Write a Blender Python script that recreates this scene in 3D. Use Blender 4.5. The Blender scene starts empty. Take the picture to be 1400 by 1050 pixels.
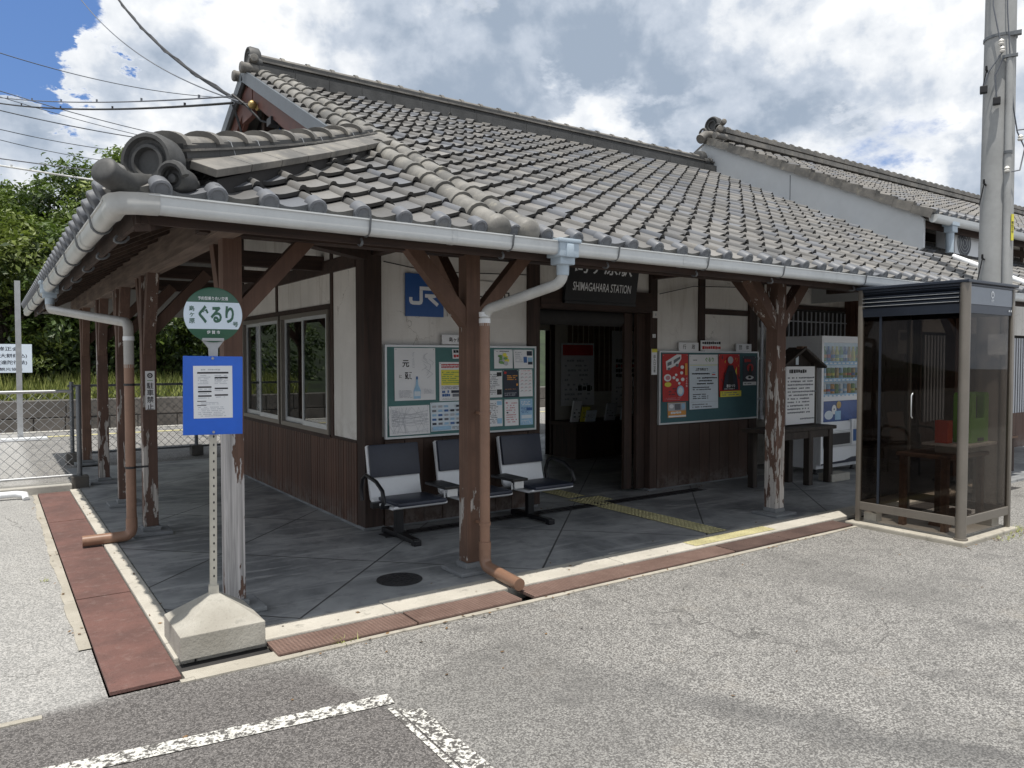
import bpy, bmesh, math, random
from mathutils import Vector, Matrix, Euler
random.seed(7)
SC = bpy.context.scene
COL = SC.collection
V = Vector
Z = V((0, 0, 1))
ROOTS = {}

# ------------------------------------------------------------------ materials
class NT:
    def __init__(s, name):
        s.m = bpy.data.materials.new(name); s.m.use_nodes = True
        s.t = s.m.node_tree; s.t.nodes.clear()
        s.out = s.n('ShaderNodeOutputMaterial')
    def n(s, typ, **kw):
        nd = s.t.nodes.new(typ)
        for k, v in kw.items():
            if k.startswith('i_'):
                nd.inputs[k[2:].replace('_', ' ')].default_value = v
            else:
                setattr(nd, k, v)
        return nd
    def l(s, a, b): s.t.links.new(a, b)
    def math(s, op, a, b=None, clamp=False):
        nd = s.n('ShaderNodeMath', operation=op); nd.use_clamp = clamp
        for i, q in enumerate((a, b)):
            if q is None: continue
            if isinstance(q, (int, float)): nd.inputs[i].default_value = q
            else: s.l(q, nd.inputs[i])
        return nd.outputs[0]
    def ramp(s, f, a, b):
        nd = s.n('ShaderNodeMapRange', interpolation_type='SMOOTHSTEP')
        nd.inputs[1].default_value = a; nd.inputs[2].default_value = b
        s.l(f, nd.inputs[0]); return nd.outputs[0]
    def mix(s, f, a, b, mode='MIX'):
        nd = s.n('ShaderNodeMix', data_type='RGBA', blend_type=mode)
        for i, q in ((0, f), (6, a), (7, b)):
            if isinstance(q, (int, float)): nd.inputs[i].default_value = q
            elif isinstance(q, (tuple, list)): nd.inputs[i].default_value = (*q, 1)[:4]
            else: s.l(q, nd.inputs[i])
        return nd.outputs[2]
    def coords(s, world=False, scale=(1, 1, 1), rot=(0, 0, 0), rnd=False):
        if world:
            c = s.n('ShaderNodeNewGeometry').outputs['Position']
        else:
            c = s.n('ShaderNodeTexCoord').outputs['Object']
        if rnd:
            oi = s.n('ShaderNodeObjectInfo').outputs['Random']
            k = s.math('MULTIPLY', oi, 37.0)
            va = s.n('ShaderNodeVectorMath', operation='ADD'); s.l(c, va.inputs[0])
            cb = s.n('ShaderNodeCombineXYZ'); s.l(k, cb.inputs[0]); s.l(k, cb.inputs[1]);
            s.l(cb.outputs[0], va.inputs[1]); c = va.outputs[0]
        mp = s.n('ShaderNodeMapping'); mp.inputs['Scale'].default_value = scale; mp.inputs['Rotation'].default_value = rot
        s.l(c, mp.inputs[0]); return mp.outputs[0]
    def noise(s, vec, scale, detail=4, rough=.55, dist=0):
        nd = s.n('ShaderNodeTexNoise'); nd.inputs['Scale'].default_value = scale
        nd.inputs['Detail'].default_value = detail; nd.inputs['Roughness'].default_value = rough
        nd.inputs['Distortion'].default_value = dist
        s.l(vec, nd.inputs['Vector']); return nd.outputs[0]
    def voro(s, vec, scale, feature='F1'):
        nd = s.n('ShaderNodeTexVoronoi', feature=feature); nd.inputs['Scale'].default_value = scale
        s.l(vec, nd.inputs['Vector']); return nd
    def principled(s, col, rough=.8, metal=0, bump=None, bs=.3, bd=.01, spec=None, coat=0):
        p = s.n('ShaderNodeBsdfPrincipled')
        for k, q in (('Base Color', col), ('Roughness', rough), ('Metallic', metal)):
            if isinstance(q, (int, float)): p.inputs[k].default_value = q
            elif isinstance(q, (tuple, list)): p.inputs[k].default_value = (*q, 1)[:4]
            else: s.l(q, p.inputs[k])
        if spec is not None: p.inputs['Specular IOR Level'].default_value = spec
        if coat: p.inputs['Coat Weight'].default_value = coat; p.inputs['Coat Roughness'].default_value = .1
        if bump is not None:
            b = s.n('ShaderNodeBump'); b.inputs['Strength'].default_value = bs; b.inputs['Distance'].default_value = bd
            s.l(bump, b.inputs['Height']); s.l(b.outputs[0], p.inputs['Normal'])
        s.l(p.outputs[0], s.out.inputs[0]); return p

def plain(name, col, rough=.6, metal=0, var=.12, scale=6, bump=.0, dirt=0, spec=None, coat=0):
    t = NT(name); c = t.coords(rnd=True)
    n1 = t.noise(c, scale, 5); n2 = t.noise(c, scale*9, 3)
    f = t.math('ADD', t.math('MULTIPLY', n1, .7), t.math('MULTIPLY', n2, .3))
    lo = [x*(1-var) for x in col]; hi = [min(1, x*(1+var)) for x in col]
    k = t.mix(t.ramp(f, .3, .7), lo, hi)
    if dirt:
        d = t.ramp(t.noise(c, scale*.6, 6, .65), .52, .75)
        k = t.mix(t.math('MULTIPLY', d, dirt), k, [x*.45 for x in col])
    r = t.math('ADD', rough-.06, t.math('MULTIPLY', n1, .12))
    t.principled(k, r, metal, f if bump else None, bump, .004, spec, coat)
    return t.m

def wood(name, c1, c2, rough=.75, axis='z', bump=.25):
    t = NT(name)
    sc = {'z': (30, 30, 1.6), 'x': (1.6, 30, 30), 'y': (30, 1.6, 30)}[axis]
    g = t.noise(t.coords(scale=sc, rnd=True), 1, 5, .6, .6); b = t.noise(t.coords(rnd=True), 2.2, 4)
    f = t.math('ADD', t.math('MULTIPLY', g, .65), t.math('MULTIPLY', b, .35))
    t.principled(t.mix(t.ramp(f, .32, .68), c1, c2), rough, 0, g, bump, .006)
    return t.m

def peel(name, paint, wd, amount, rough=.75, low=.35, axis='z', blotch=5.0, zr=(2.3, .1)):
    """old paint flaking off grey weathered timber, worse towards the foot"""
    t = NT(name)
    sc = {'z': (1, 1, .22), 'x': (.22, 1, 1), 'y': (1, .22, 1)}[axis]
    sg = {'z': (45, 45, 1.3), 'x': (1.3, 45, 45), 'y': (45, 1.3, 45)}[axis]
    a = t.noise(t.coords(world=True, scale=sc), blotch*2.4, 6, .62, .35)
    e = t.noise(t.coords(world=True, scale=sc), 60, 3, .6)
    g = t.noise(t.coords(world=True, scale=sg), 1, 4, .6, .4)
    z = t.n('ShaderNodeSeparateXYZ'); t.l(t.n('ShaderNodeNewGeometry').outputs['Position'], z.inputs[0])
    zz = t.math('MULTIPLY', t.ramp(z.outputs[2], zr[0], zr[1]), low)
    f = t.math('ADD', t.math('ADD', a, t.math('MULTIPLY', e, .06)), zz)
    msk = t.ramp(f, .80-amount, .815-amount)
    edge = t.ramp(f, .775-amount, .80-amount)
    pc = t.mix(t.ramp(t.noise(t.coords(world=True), 3.5, 5), .3, .7), [x*.75 for x in paint], [x*1.25 for x in paint])
    pc = t.mix(t.ramp(g, .35, .7), pc, [x*.8 for x in paint])
    wc = t.mix(t.ramp(g, .3, .68), [x*.45 for x in wd], wd)
    k = t.mix(msk, t.mix(t.math('MULTIPLY', edge, .25), pc, [x*.4 for x in paint]), wc)
    h = t.math('ADD', t.math('MULTIPLY', msk, -.6), t.math('MULTIPLY', g, .5))
    t.principled(k, rough, 0, h, .45, .006)
    return t.m

def emit_free_glass(name, tint, rough=0.0, refl=1.0, ior=1.5):
    t = NT(name)
    tr = t.n('ShaderNodeBsdfTransparent'); tr.inputs[0].default_value = (*tint, 1)
    gl = t.n('ShaderNodeBsdfGlossy'); gl.inputs['Roughness'].default_value = rough; gl.inputs[0].default_value = (refl, refl, refl, 1)
    fr = t.n('ShaderNodeFresnel'); bf = t.n('ShaderNodeNewGeometry').outputs['Backfacing']
    t.l(t.math('ADD', ior, t.math('MULTIPLY', bf, 1/ior-ior)), fr.inputs[0])   # a thin sheet reflects alike from both sides
    mx = t.n('ShaderNodeMixShader'); t.l(fr.outputs[0], mx.inputs[0]); t.l(tr.outputs[0], mx.inputs[1]); t.l(gl.outputs[0], mx.inputs[2])
    t.l(mx.outputs[0], t.out.inputs[0]); return t.m

# --------------------------------------------------------------- mesh builder
TXT = {}
def text_geo(s, bold=0.0):
    key = (s, bold)
    if key in TXT: return TXT[key]
    cu = bpy.data.curves.new('lettering_curve', 'FONT'); cu.body = s; cu.size = 1.0
    cu.align_x = 'CENTER'; cu.align_y = 'CENTER'; cu.resolution_u = 3; cu.offset = bold
    ob = bpy.data.objects.new('lettering_curve', cu)
    me = bpy.data.meshes.new_from_object(ob)
    vs = [v.co.copy() for v in me.vertices]; fs = [tuple(p.vertices) for p in me.polygons]
    bpy.data.objects.remove(ob); bpy.data.curves.remove(cu); bpy.data.meshes.remove(me)
    if vs:
        x0 = min(v.x for v in vs); x1 = max(v.x for v in vs); y0 = min(v.y for v in vs); y1 = max(v.y for v in vs)
        c = V(((x0+x1)/2, (y0+y1)/2, 0)); vs = [v-c for v in vs]
        TXT[key] = (vs, fs, x1-x0, y1-y0)
    else:
        TXT[key] = ([], [], 1, 1)
    return TXT[key]

class MB:
    def __init__(s, mat=None):
        s.v = []; s.f = []; s.m = []; s.c = []; s.mat = mat; s.tint = None
    def add(s, vs, fs, mat=None, tint=None):
        o = len(s.v); s.v += [V(p) for p in vs]
        for f in fs:
            s.f.append(tuple(i+o for i in f)); s.m.append(mat or s.mat); s.c.append(s.tint if tint is None else tint)
        return s
    def obox(s, c, ax, hs, mat=None, tint=None):
        c = V(c); a = [V(q).normalized() for q in ax]
        vs = [c + a[0]*(hs[0]*i) + a[1]*(hs[1]*j) + a[2]*(hs[2]*k) for i in (-1, 1) for j in (-1, 1) for k in (-1, 1)]
        fs = [(0, 1, 3, 2), (4, 6, 7, 5), (0, 4, 5, 1), (2, 3, 7, 6), (0, 2, 6, 4), (1, 5, 7, 3)]
        return s.add(vs, fs, mat, tint)
    def box(s, x0, x1, y0, y1, z0, z1, mat=None, tint=None):
        return s.obox(((x0+x1)/2, (y0+y1)/2, (z0+z1)/2), ((1, 0, 0), (0, 1, 0), (0, 0, 1)), (abs(x1-x0)/2, abs(y1-y0)/2, abs(z1-z0)/2), mat, tint)
    def bar(s, p, q, w, h, up=Z, mat=None, tint=None):
        p = V(p); q = V(q); d = (q-p); L = d.length; d.normalize()
        sd = d.cross(V(up))
        if sd.length < 1e-4: sd = d.cross(V((1, 0, 0)))
        sd.normalize(); u = sd.cross(d)
        return s.obox((p+q)/2, (d, sd, u), (L/2, w/2, h/2), mat, tint)
    def tube(s, pts, r, n=10, mat=None, caps=True, tint=None):
        pts = [V(p) for p in pts]; rs = r if isinstance(r, (list, tuple)) else [r]*len(pts)
        kp = [i for i in range(len(pts)) if i == 0 or (pts[i]-pts[i-1]).length > 1e-5]; pts = [pts[i] for i in kp]; rs = [rs[i] for i in kp]
        rings = []; nrm = None
        for i, p in enumerate(pts):
            if i == 0: t = pts[1]-p
            elif i == len(pts)-1: t = p-pts[i-1]
            else: t = (pts[i+1]-p).normalized() + (p-pts[i-1]).normalized()
            t.normalize()
            if nrm is None:
                nrm = t.orthogonal().normalized()
            nrm = (nrm - t*nrm.dot(t)); nrm.normalize(); b = t.cross(nrm)
            k = 1.0
            if 0 < i < len(pts)-1:
                ca = max(-1, min(1, (pts[i+1]-p).normalized().dot((p-pts[i-1]).normalized()))); k = 1/max(.5, math.cos(math.acos(ca)/2))
            rings.append([p + (nrm*math.cos(2*math.pi*j/n) + b*math.sin(2*math.pi*j/n))*rs[i]*k for j in range(n)])
        vs = [q for rg in rings for q in rg]; fs = []
        for i in range(len(pts)-1):
            for j in range(n):
                a = i*n+j; b2 = i*n+(j+1) % n
                fs.append((a, b2, b2+n, a+n))
        if caps:
            fs.append(tuple(range(n-1, -1, -1))); fs.append(tuple(range((len(pts)-1)*n, len(pts)*n)))
        return s.add(vs, fs, mat, tint)
    def lathe(s, o, ax, prof, n=20, mat=None, tint=None):
        o = V(o); ax = V(ax).normalized(); e = ax.orthogonal().normalized(); g = ax.cross(e); vs = []; fs = []
        for (r, h) in prof:
            for j in range(n):
                vs.append(o + ax*h + (e*math.cos(2*math.pi*j/n) + g*math.sin(2*math.pi*j/n))*max(r, 1e-4))
        for i in range(len(prof)-1):
            for j in range(n):
                a = i*n+j; b = i*n+(j+1) % n
                fs.append((a, b, b+n, a+n))
        fs.append(tuple(range(n-1, -1, -1))); fs.append(tuple(range((len(prof)-1)*n, len(prof)*n)))
        return s.add(vs, fs, mat, tint)
    def prism(s, poly, o, ex, ey, ez, d, mat=None, tint=None):
        """2-D outline (counter-clockwise) in ex, ey, extruded along ez by d"""
        o = V(o); ex = V(ex); ey = V(ey); ez = V(ez); n = len(poly)
        vs = [o+ex*a+ey*b for a, b in poly] + [o+ex*a+ey*b+ez*d for a, b in poly]
        fs = [tuple(range(n-1, -1, -1)), tuple(range(n, 2*n))] + [(i, (i+1) % n, (i+1) % n+n, i+n) for i in range(n)]
        return s.add(vs, fs, mat, tint)
    def quad(s, o, ex, ey, x0, x1, y0, y1, mat=None, tint=None):
        o = V(o); ex = V(ex); ey = V(ey)
        return s.add([o+ex*x0+ey*y0, o+ex*x1+ey*y0, o+ex*x1+ey*y1, o+ex*x0+ey*y1], [(0, 1, 2, 3)], mat, tint)
    def poly(s, pts, mat=None, tint=None):
        return s.add(pts, [tuple(range(len(pts)))], mat, tint)
    def disc(s, o, ex, ey, r, n=24, mat=None, ry=None):
        o = V(o); ex = V(ex); ey = V(ey); ry = ry or r
        return s.add([o+ex*(r*math.cos(2*math.pi*i/n))+ey*(ry*math.sin(2*math.pi*i/n)) for i in range(n)], [tuple(range(n))], mat)
    def ring(s, o, ex, ey, r0, r1, n=24, a0=0, a1=2*math.pi, mat=None):
        o = V(o); ex = V(ex); ey = V(ey); vs = []; fs = []
        for i in range(n+1):
            a = a0+(a1-a0)*i/n
            for r in (r0, r1): vs.append(o+ex*(r*math.cos(a))+ey*(r*math.sin(a)))
        for i in range(n): fs.append((2*i, 2*i+1, 2*i+3, 2*i+2))
        return s.add(vs, fs, mat)
    def stroke(s, o, ex, ey, pts, w, mat=None, lift=0):
        """flat ribbon along a 2-D polyline"""
        o = V(o); ex = V(ex); ey = V(ey); P = [V((a, b, 0)) for a, b in pts]; vs = []
        for i, p in enumerate(P):
            a = (P[i]-P[i-1]).normalized() if i else (P[1]-P[0]).normalized()
            b = (P[i+1]-P[i]).normalized() if i < len(P)-1 else a
            t = (a+b).normalized(); k = 1/max(.5, t.dot(a)); nn = V((-t.y, t.x, 0))*(w/2*k)
            for q in (p+nn, p-nn): vs.append(o+ex*q.x+ey*q.y)
        return s.add(vs, [(2*i, 2*i+1, 2*i+3, 2*i+2) for i in range(len(P)-1)], mat)
    def text(s, st, o, ex, ey, size, mat=None, bold=0.0, width=None, vertical=False, cx=0, cy=0):
        """lettering centred at o + ex*cx + ey*cy; size = cap height"""
        o = V(o)+V(ex)*cx+V(ey)*cy; ex = V(ex); ey = V(ey)
        if vertical:
            n = len(st)
            for i, ch in enumerate(st):
                s.text(ch, o+ey*((n-1)/2-i)*size*1.18, ex, ey, size, mat, bold)
            return s
        vs, fs, w, h = text_geo(st, bold)
        k = size/h if h else size
        ref = text_geo('駅' if any(ord(c) > 0x2000 for c in st) else 'H', bold)[3]; k = size/ref
        kx = k if width is None else width/w
        return s.add([o+ex*(v.x*kx)+ey*(v.y*k) for v in vs], fs, mat)
    def scribble(s, o, ex, ey, x0, x1, y0, y1, rows, mat, dens=.75, rnd=None, fill=.5):
        """rows of small marks: print too fine to read"""
        rnd = rnd or random; rh = (y1-y0)/rows
        for r in range(rows):
            y = y1-(r+.5)*rh; x = x0; end = x1-(x1-x0)*rnd.uniform(0, .35)
            while x < end:
                w = rnd.uniform(.5, 1.0)*rh*.8
                if rnd.random() < dens:
                    s.quad(o, ex, ey, x, min(x+w, x1), y-rh*fill*rnd.uniform(.3, .5), y+rh*fill*rnd.uniform(.3, .5), mat)
                x += w*1.18
        return s
    def build(s, name, parent=None, mat=None, smooth=None, world=True, bevel=0, clip=None):
        me = bpy.data.meshes.new(name); vs = s.v
        if parent is not None and world:
            inv = ROOTS[parent.name].inverted(); vs = [inv @ v for v in vs]
        me.from_pydata([tuple(v) for v in vs], [], s.f)
        mats = []; idx = []
        for m in s.m:
            m = m or mat
            if m not in mats: mats.append(m)
            idx.append(mats.index(m))
        for m in mats: me.materials.append(m)
        me.polygons.foreach_set('material_index', idx)
        if any(c is not None for c in s.c):
            at = me.color_attributes.new('tint', 'FLOAT_COLOR', 'CORNER'); buf = []
            for p, c in zip(me.polygons, s.c):
                c = c or (1, 1, 1)
                buf += [c[0], c[1], c[2], 1.0]*len(p.vertices)
            at.data.foreach_set('color', buf)
        if bevel or clip:
            bm = bmesh.new(); bm.from_mesh(me)
            for co, no in (clip or []):
                bmesh.ops.bisect_plane(bm, geom=bm.verts[:]+bm.edges[:]+bm.faces[:], plane_co=co, plane_no=no, clear_outer=True)
            if bevel:
                bmesh.ops.recalc_face_normals(bm, faces=bm.faces)
                ed = [e for e in bm.edges if len(e.link_faces) == 2 and e.calc_face_angle(0) > .6]
                bmesh.ops.bevel(bm, geom=ed, offset=bevel, segments=2, profile=.6, affect='EDGES', clamp_overlap=True)
            bm.to_mesh(me); bm.free()
        if smooth:
            me.polygons.foreach_set('use_smooth', [True]*len(me.polygons)); me.set_sharp_from_angle(angle=math.radians(smooth))
        me.update(); ob = bpy.data.objects.new(name, me); COL.objects.link(ob)
        if parent is not None:
            ob.parent = parent; ROOTS[ob.name] = ROOTS[parent.name]
        else: ROOTS[ob.name] = Matrix()
        return ob

def tag(o, label=None, cat=None, group=None, kind=None):
    for k, q in (('label', label), ('category', cat), ('group', group), ('kind', kind)):
        if q: o[k] = q
    return o
def thing(name, label, cat, loc=(0, 0, 0), rz=0, group=None):
    o = bpy.data.objects.new(name, None); COL.objects.link(o); o.location = loc; o.rotation_euler = (0, 0, rz)
    o.empty_display_size = .1
    ROOTS[o.name] = Matrix.Translation(loc) @ Matrix.Rotation(rz, 4, 'Z')
    return tag(o, label, cat, group)
def dup(o, loc, rz=0, label=None, group=None):
    def cp(a, par):
        c = a.copy(); COL.objects.link(c); c.parent = par
        for ch in [q for q in COL.objects if q.parent == a]: cp(ch, c)
        return c
    c = cp(o, None); c.location = loc; c.rotation_euler = (0, 0, rz)
    if label: c['label'] = label
    if group: c['group'] = group
    ROOTS[c.name] = Matrix.Translation(loc) @ Matrix.Rotation(rz, 4, 'Z')
    return c
X_, Y_ = V((1, 0, 0)), V((0, 1, 0))
# ------------------------------------------------------------------ materials used
def m_asphalt():
    t = NT('asphalt'); w = t.coords(world=True)
    sp = t.n('ShaderNodeSeparateXYZ'); t.l(w, sp.inputs[0]); x, y = sp.outputs[0], sp.outputs[1]
    ag = t.voro(w, 125); ag2 = t.voro(w, 260); fine = t.noise(w, 260, 2)
    big = t.noise(w, .55, 5, .6); mid = t.noise(w, 3.2, 5, .6)
    spk = t.n('ShaderNodeSeparateColor'); t.l(ag.outputs['Color'], spk.inputs[0])
    sp2 = t.n('ShaderNodeSeparateColor'); t.l(ag2.outputs['Color'], sp2.inputs[0])
    # exposed stone chips: pale, tan, dark
    chip = t.mix(t.ramp(spk.outputs[0], .1, .95), (.10, .097, .092), (.365, .355, .335))
    chip = t.mix(t.math('MULTIPLY', t.ramp(sp2.outputs[1], .55, .9), .6), chip, (.42, .41, .395))
    gap = t.ramp(ag.outputs['Distance'], .45, .75)
    worn = t.mix(t.math('MULTIPLY', gap, .6), chip, (.05, .046, .042))
    worn = t.mix(t.math('MULTIPLY', t.ramp(mid, .58, .78), .3), worn, (.27, .245, .21))
    worn = t.mix(t.math('MULTIPLY', t.ramp(mid, .5, .28), .45), worn, (.085, .082, .08))
    worn = t.mix(t.math('MULTIPLY', t.ramp(big, .52, .36), .4), worn, (.10, .097, .093))
    dark = t.mix(t.ramp(spk.outputs[0], .2, 1.0), (.062, .057, .055), (.155, .145, .14))
    dark = t.mix(t.math('MULTIPLY', t.ramp(sp2.outputs[1], .86, .96), .7), dark, (.33, .31, .29))
    dark = t.mix(t.math('MULTIPLY', t.ramp(mid, .5, .75), .35), dark, (.115, .105, .10))
    # darker carriageway strip near the road corner, worn pale elsewhere
    yy = t.math('ADD', y, t.math('MULTIPLY', t.math('SUBTRACT', mid, .5), .22))
    lim = t.math('SUBTRACT', 3.875, t.math('MULTIPLY', t.ramp(x, .9, 2.4), .95))
    lim = t.math('SUBTRACT', lim, t.math('MULTIPLY', t.ramp(x, 1.25, 2.3), 4.5))
    sd = t.math('SUBTRACT', lim, yy); bl = t.ramp(x, .5, 1.7)
    dk = t.math('ADD', t.math('MULTIPLY', t.ramp(sd, -.05, .015), t.math('SUBTRACT', 1.0, bl)), t.math('MULTIPLY', t.ramp(sd, -.06, .30), bl))
    k = t.mix(t.math('MULTIPLY', dk, .93), worn, dark)
    lt = t.math('MULTIPLY', t.ramp(t.math('ADD', x, t.math('MULTIPLY', mid, .12)), .62, .42), t.ramp(yy, 3.78, 3.95))
    k = t.mix(t.math('MULTIPLY', lt, .5), k, t.mix(t.ramp(spk.outputs[0], 0, 1), (.30, .30, .29), (.56, .55, .53)))
    # soft dark band crossing the forecourt
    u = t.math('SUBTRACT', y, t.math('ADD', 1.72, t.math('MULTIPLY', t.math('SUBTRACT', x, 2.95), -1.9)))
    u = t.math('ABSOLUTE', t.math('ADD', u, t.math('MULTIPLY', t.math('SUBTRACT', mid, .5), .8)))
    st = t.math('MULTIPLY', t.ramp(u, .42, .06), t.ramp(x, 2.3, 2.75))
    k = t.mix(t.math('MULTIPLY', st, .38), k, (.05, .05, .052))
    cv_ = t.n('ShaderNodeVectorMath', operation='ADD'); t.l(w, cv_.inputs[0]); nz = t.n('ShaderNodeTexNoise'); nz.inputs['Scale'].default_value = 2.2; nz.inputs['Detail'].default_value = 6; t.l(w, nz.inputs['Vector']); sc_ = t.n('ShaderNodeVectorMath', operation='SCALE'); sc_.inputs['Scale'].default_value = .55; t.l(nz.outputs['Color'], sc_.inputs[0]); t.l(sc_.outputs[0], cv_.inputs[1])
    ck = t.voro(cv_.outputs[0], .62, 'DISTANCE_TO_EDGE'); crack = t.math('MULTIPLY', t.ramp(ck.outputs['Distance'], .0045, .001), t.ramp(big, .46, .56))
    k = t.mix(t.math('MULTIPLY', crack, .4), k, (.04, .038, .036))
    oil = t.ramp(t.noise(w, 1.7, 3, .5), .70, .78); k = t.mix(t.math('MULTIPLY', oil, .35), k, (.05, .048, .046))
    h = t.math('ADD', t.math('MULTIPLY', ag.outputs['Distance'], -.8), t.math('MULTIPLY', fine, .3)); h = t.math('SUBTRACT', h, t.math('MULTIPLY', crack, 1.5))
    t.principled(k, .9, 0, h, .55, .008); return t.m

def m_floor():
    t = NT('platform_concrete'); w = t.coords(world=True)
    sp = t.n('ShaderNodeSeparateXYZ'); t.l(w, sp.inputs[0]); x, y = sp.outputs[0], sp.outputs[1]
    a = t.noise(w, 1.1, 6, .62, .6); b = t.noise(w, 7, 5, .6); c = t.noise(w, 90, 3)
    sw = t.noise(t.coords(world=True, scale=(.35, 2.6, 1), rot=(0, 0, .5)), 2.2, 6, .68, 1.0)
    k = t.mix(t.ramp(a, .35, .65), (.155, .163, .170), (.335, .342, .345))  # bluish tone in the concrete stands in for reflected sky
    k = t.mix(t.math('MULTIPLY', t.ramp(sw, .5, .66), .65), k, (.44, .445, .445))
    k = t.mix(t.math('MULTIPLY', t.ramp(b, .5, .3), .4), k, (.075, .078, .082))
    def joint(p, q, off):
        u = t.math('ADD', t.math('MULTIPLY', x, p), t.math('MULTIPLY', y, q))
        u = t.math('ADD', u, off); fr = t.math('FRACT', t.math('DIVIDE', u, 1.28))
        return t.ramp(t.math('ABSOLUTE', t.math('SUBTRACT', fr, .5)), .0075, .0035)
    j = t.math('MAXIMUM', joint(.7071, .7071, .35), joint(.7071, -.7071, .1))
    k = t.mix(t.math('MULTIPLY', j, .85), k, (.03, .03, .03))
    h = t.math('ADD', t.math('MULTIPLY', j, -1.2), t.math('MULTIPLY', c, .2))
    t.principled(k, t.math('SUBTRACT', .62, t.math('MULTIPLY', a, .3)), 0, h, .35, .006); return t.m

def m_tile(name='roof_tile_clay', c0=(.098, .096, .093), c1=(.235, .224, .208)):
    t = NT(name); w = t.coords(world=True)
    at = t.n('ShaderNodeAttribute', attribute_name='tint'); s3 = t.n('ShaderNodeSeparateColor'); t.l(at.outputs['Color'], s3.inputs[0])
    n1 = t.noise(w, 6, 5, .6); n2 = t.noise(w, 70, 4, .65)
    f = t.math('ADD', t.math('MULTIPLY', s3.outputs[0], .62), t.math('ADD', t.math('MULTIPLY', n1, .28), t.math('MULTIPLY', n2, .16)))
    k = t.mix(t.ramp(f, .12, .95), c0, c1)
    stk = t.noise(t.coords(world=True, scale=(4.5, .45, .45)), 1.6, 5, .6); k = t.mix(t.math('MULTIPLY', t.ramp(stk, .5, .75), .45), k, (.085, .083, .08)); k = t.mix(t.math('MULTIPLY', t.ramp(stk, .46, .28), .2), k, (.29, .275, .25))
    k = t.mix(t.math('MULTIPLY', s3.outputs[1], .6), k, (.13, .145, .175))         # bluish smoked tiles
    k = t.mix(t.math('MULTIPLY', t.ramp(n1, .58, .8), .3), k, (.27, .245, .195))   # lichen bloom
    k = t.mix(t.math('MULTIPLY', t.ramp(n2, .6, .78), .4), k, (.065, .062, .06))
    k = t.mix(t.math('MULTIPLY', s3.outputs[2], .82), k, (.030, .029, .028))      # dark clay edges, with the shade under each course painted in
    t.principled(k, t.math('ADD', .38, t.math('MULTIPLY', n2, .25)), 0, n2, .25, .004); return t.m

def m_ridge(name='ridge_tile_clay', c0=(.085, .082, .076), c1=(.215, .20, .178), c2=(.30, .275, .21)):
    t = NT(name); w = t.coords(world=True)
    n1 = t.noise(w, 3, 6, .65); n2 = t.noise(w, 45, 4, .6); ln = t.noise(t.coords(world=True), 12, 6, .7)
    k = t.mix(t.ramp(n1, .3, .7), c0, c1)
    k = t.mix(t.math('MULTIPLY', t.ramp(ln, .56, .72), .6), k, c2)
    k = t.mix(t.math('MULTIPLY', t.ramp(n2, .6, .75), .5), k, (.05, .05, .048))
    t.principled(k, .58, 0, n2, .3, .004); return t.m

def m_plaster():
    t = NT('wall_plaster'); w = t.coords(world=True)
    n1 = t.noise(w, 1.3, 6, .62); n2 = t.noise(w, 60, 4, .65); st = t.noise(t.coords(world=True, scale=(5, 5, .5)), 1.5, 6, .65, .4)
    k = t.mix(t.ramp(n1, .3, .7), (.66, .64, .60), (.80, .78, .74))
    k = t.mix(t.math('MULTIPLY', t.ramp(st, .5, .72), .45), k, (.38, .34, .28))
    k = t.mix(t.math('MULTIPLY', t.ramp(n2, .55, .75), .25), k, (.40, .37, .32))
    va = t.n('ShaderNodeVectorMath', operation='ADD'); t.l(w, va.inputs[0]); nz = t.n('ShaderNodeTexNoise'); nz.inputs['Scale'].default_value = 5; nz.inputs['Detail'].default_value = 5; t.l(w, nz.inputs['Vector']); sc_ = t.n('ShaderNodeVectorMath', operation='SCALE'); sc_.inputs['Scale'].default_value = .35; t.l(nz.outputs['Color'], sc_.inputs[0]); t.l(sc_.outputs[0], va.inputs[1])
    ck = t.voro(va.outputs[0], 1.5, 'DISTANCE_TO_EDGE'); cr = t.math('MULTIPLY', t.ramp(ck.outputs['Distance'], .006, .001), t.ramp(n1, .5, .6)); k = t.mix(t.math('MULTIPLY', cr, .5), k, (.2, .18, .15))
    sp = t.n('ShaderNodeSeparateXYZ'); t.l(w, sp.inputs[0]); lo_ = t.math('MULTIPLY', t.ramp(sp.outputs[2], 1.15, .78), t.ramp(t.noise(w, 8, 5, .65), .4, .65)); k = t.mix(t.math('MULTIPLY', lo_, .35), k, (.33, .29, .23))
    t.principled(k, .9, 0, n2, .3, .004); return t.m

def m_boards(name, c1, c2, pitch=0, axis=0):
    t = NT(name); w = t.coords(world=True)
    sp = t.n('ShaderNodeSeparateXYZ'); t.l(w, sp.inputs[0])
    g = t.noise(t.coords(world=True, scale=(26, 26, 1.2)), 1, 5, .62, .5); b = t.noise(w, 1.6, 5, .6)
    f = t.math('ADD', t.math('MULTIPLY', g, .55), t.math('MULTIPLY', b, .45))
    k = t.mix(t.ramp(f, .3, .7), c1, c2)
    isl = t.n('ShaderNodeNewGeometry').outputs['Random Per Island']; k = t.mix(t.math('MULTIPLY', isl, .55), k, [q*.55 for q in c1])
    z = t.ramp(sp.outputs[2], .28, .0)
    dirt = t.math('MULTIPLY', z, t.ramp(t.noise(w, 9, 5, .7), .38, .6))
    k = t.mix(t.math('MULTIPLY', dirt, .55), k, (.16, .145, .13))
    t.principled(k, .62, 0, g, .3, .005); return t.m

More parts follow.
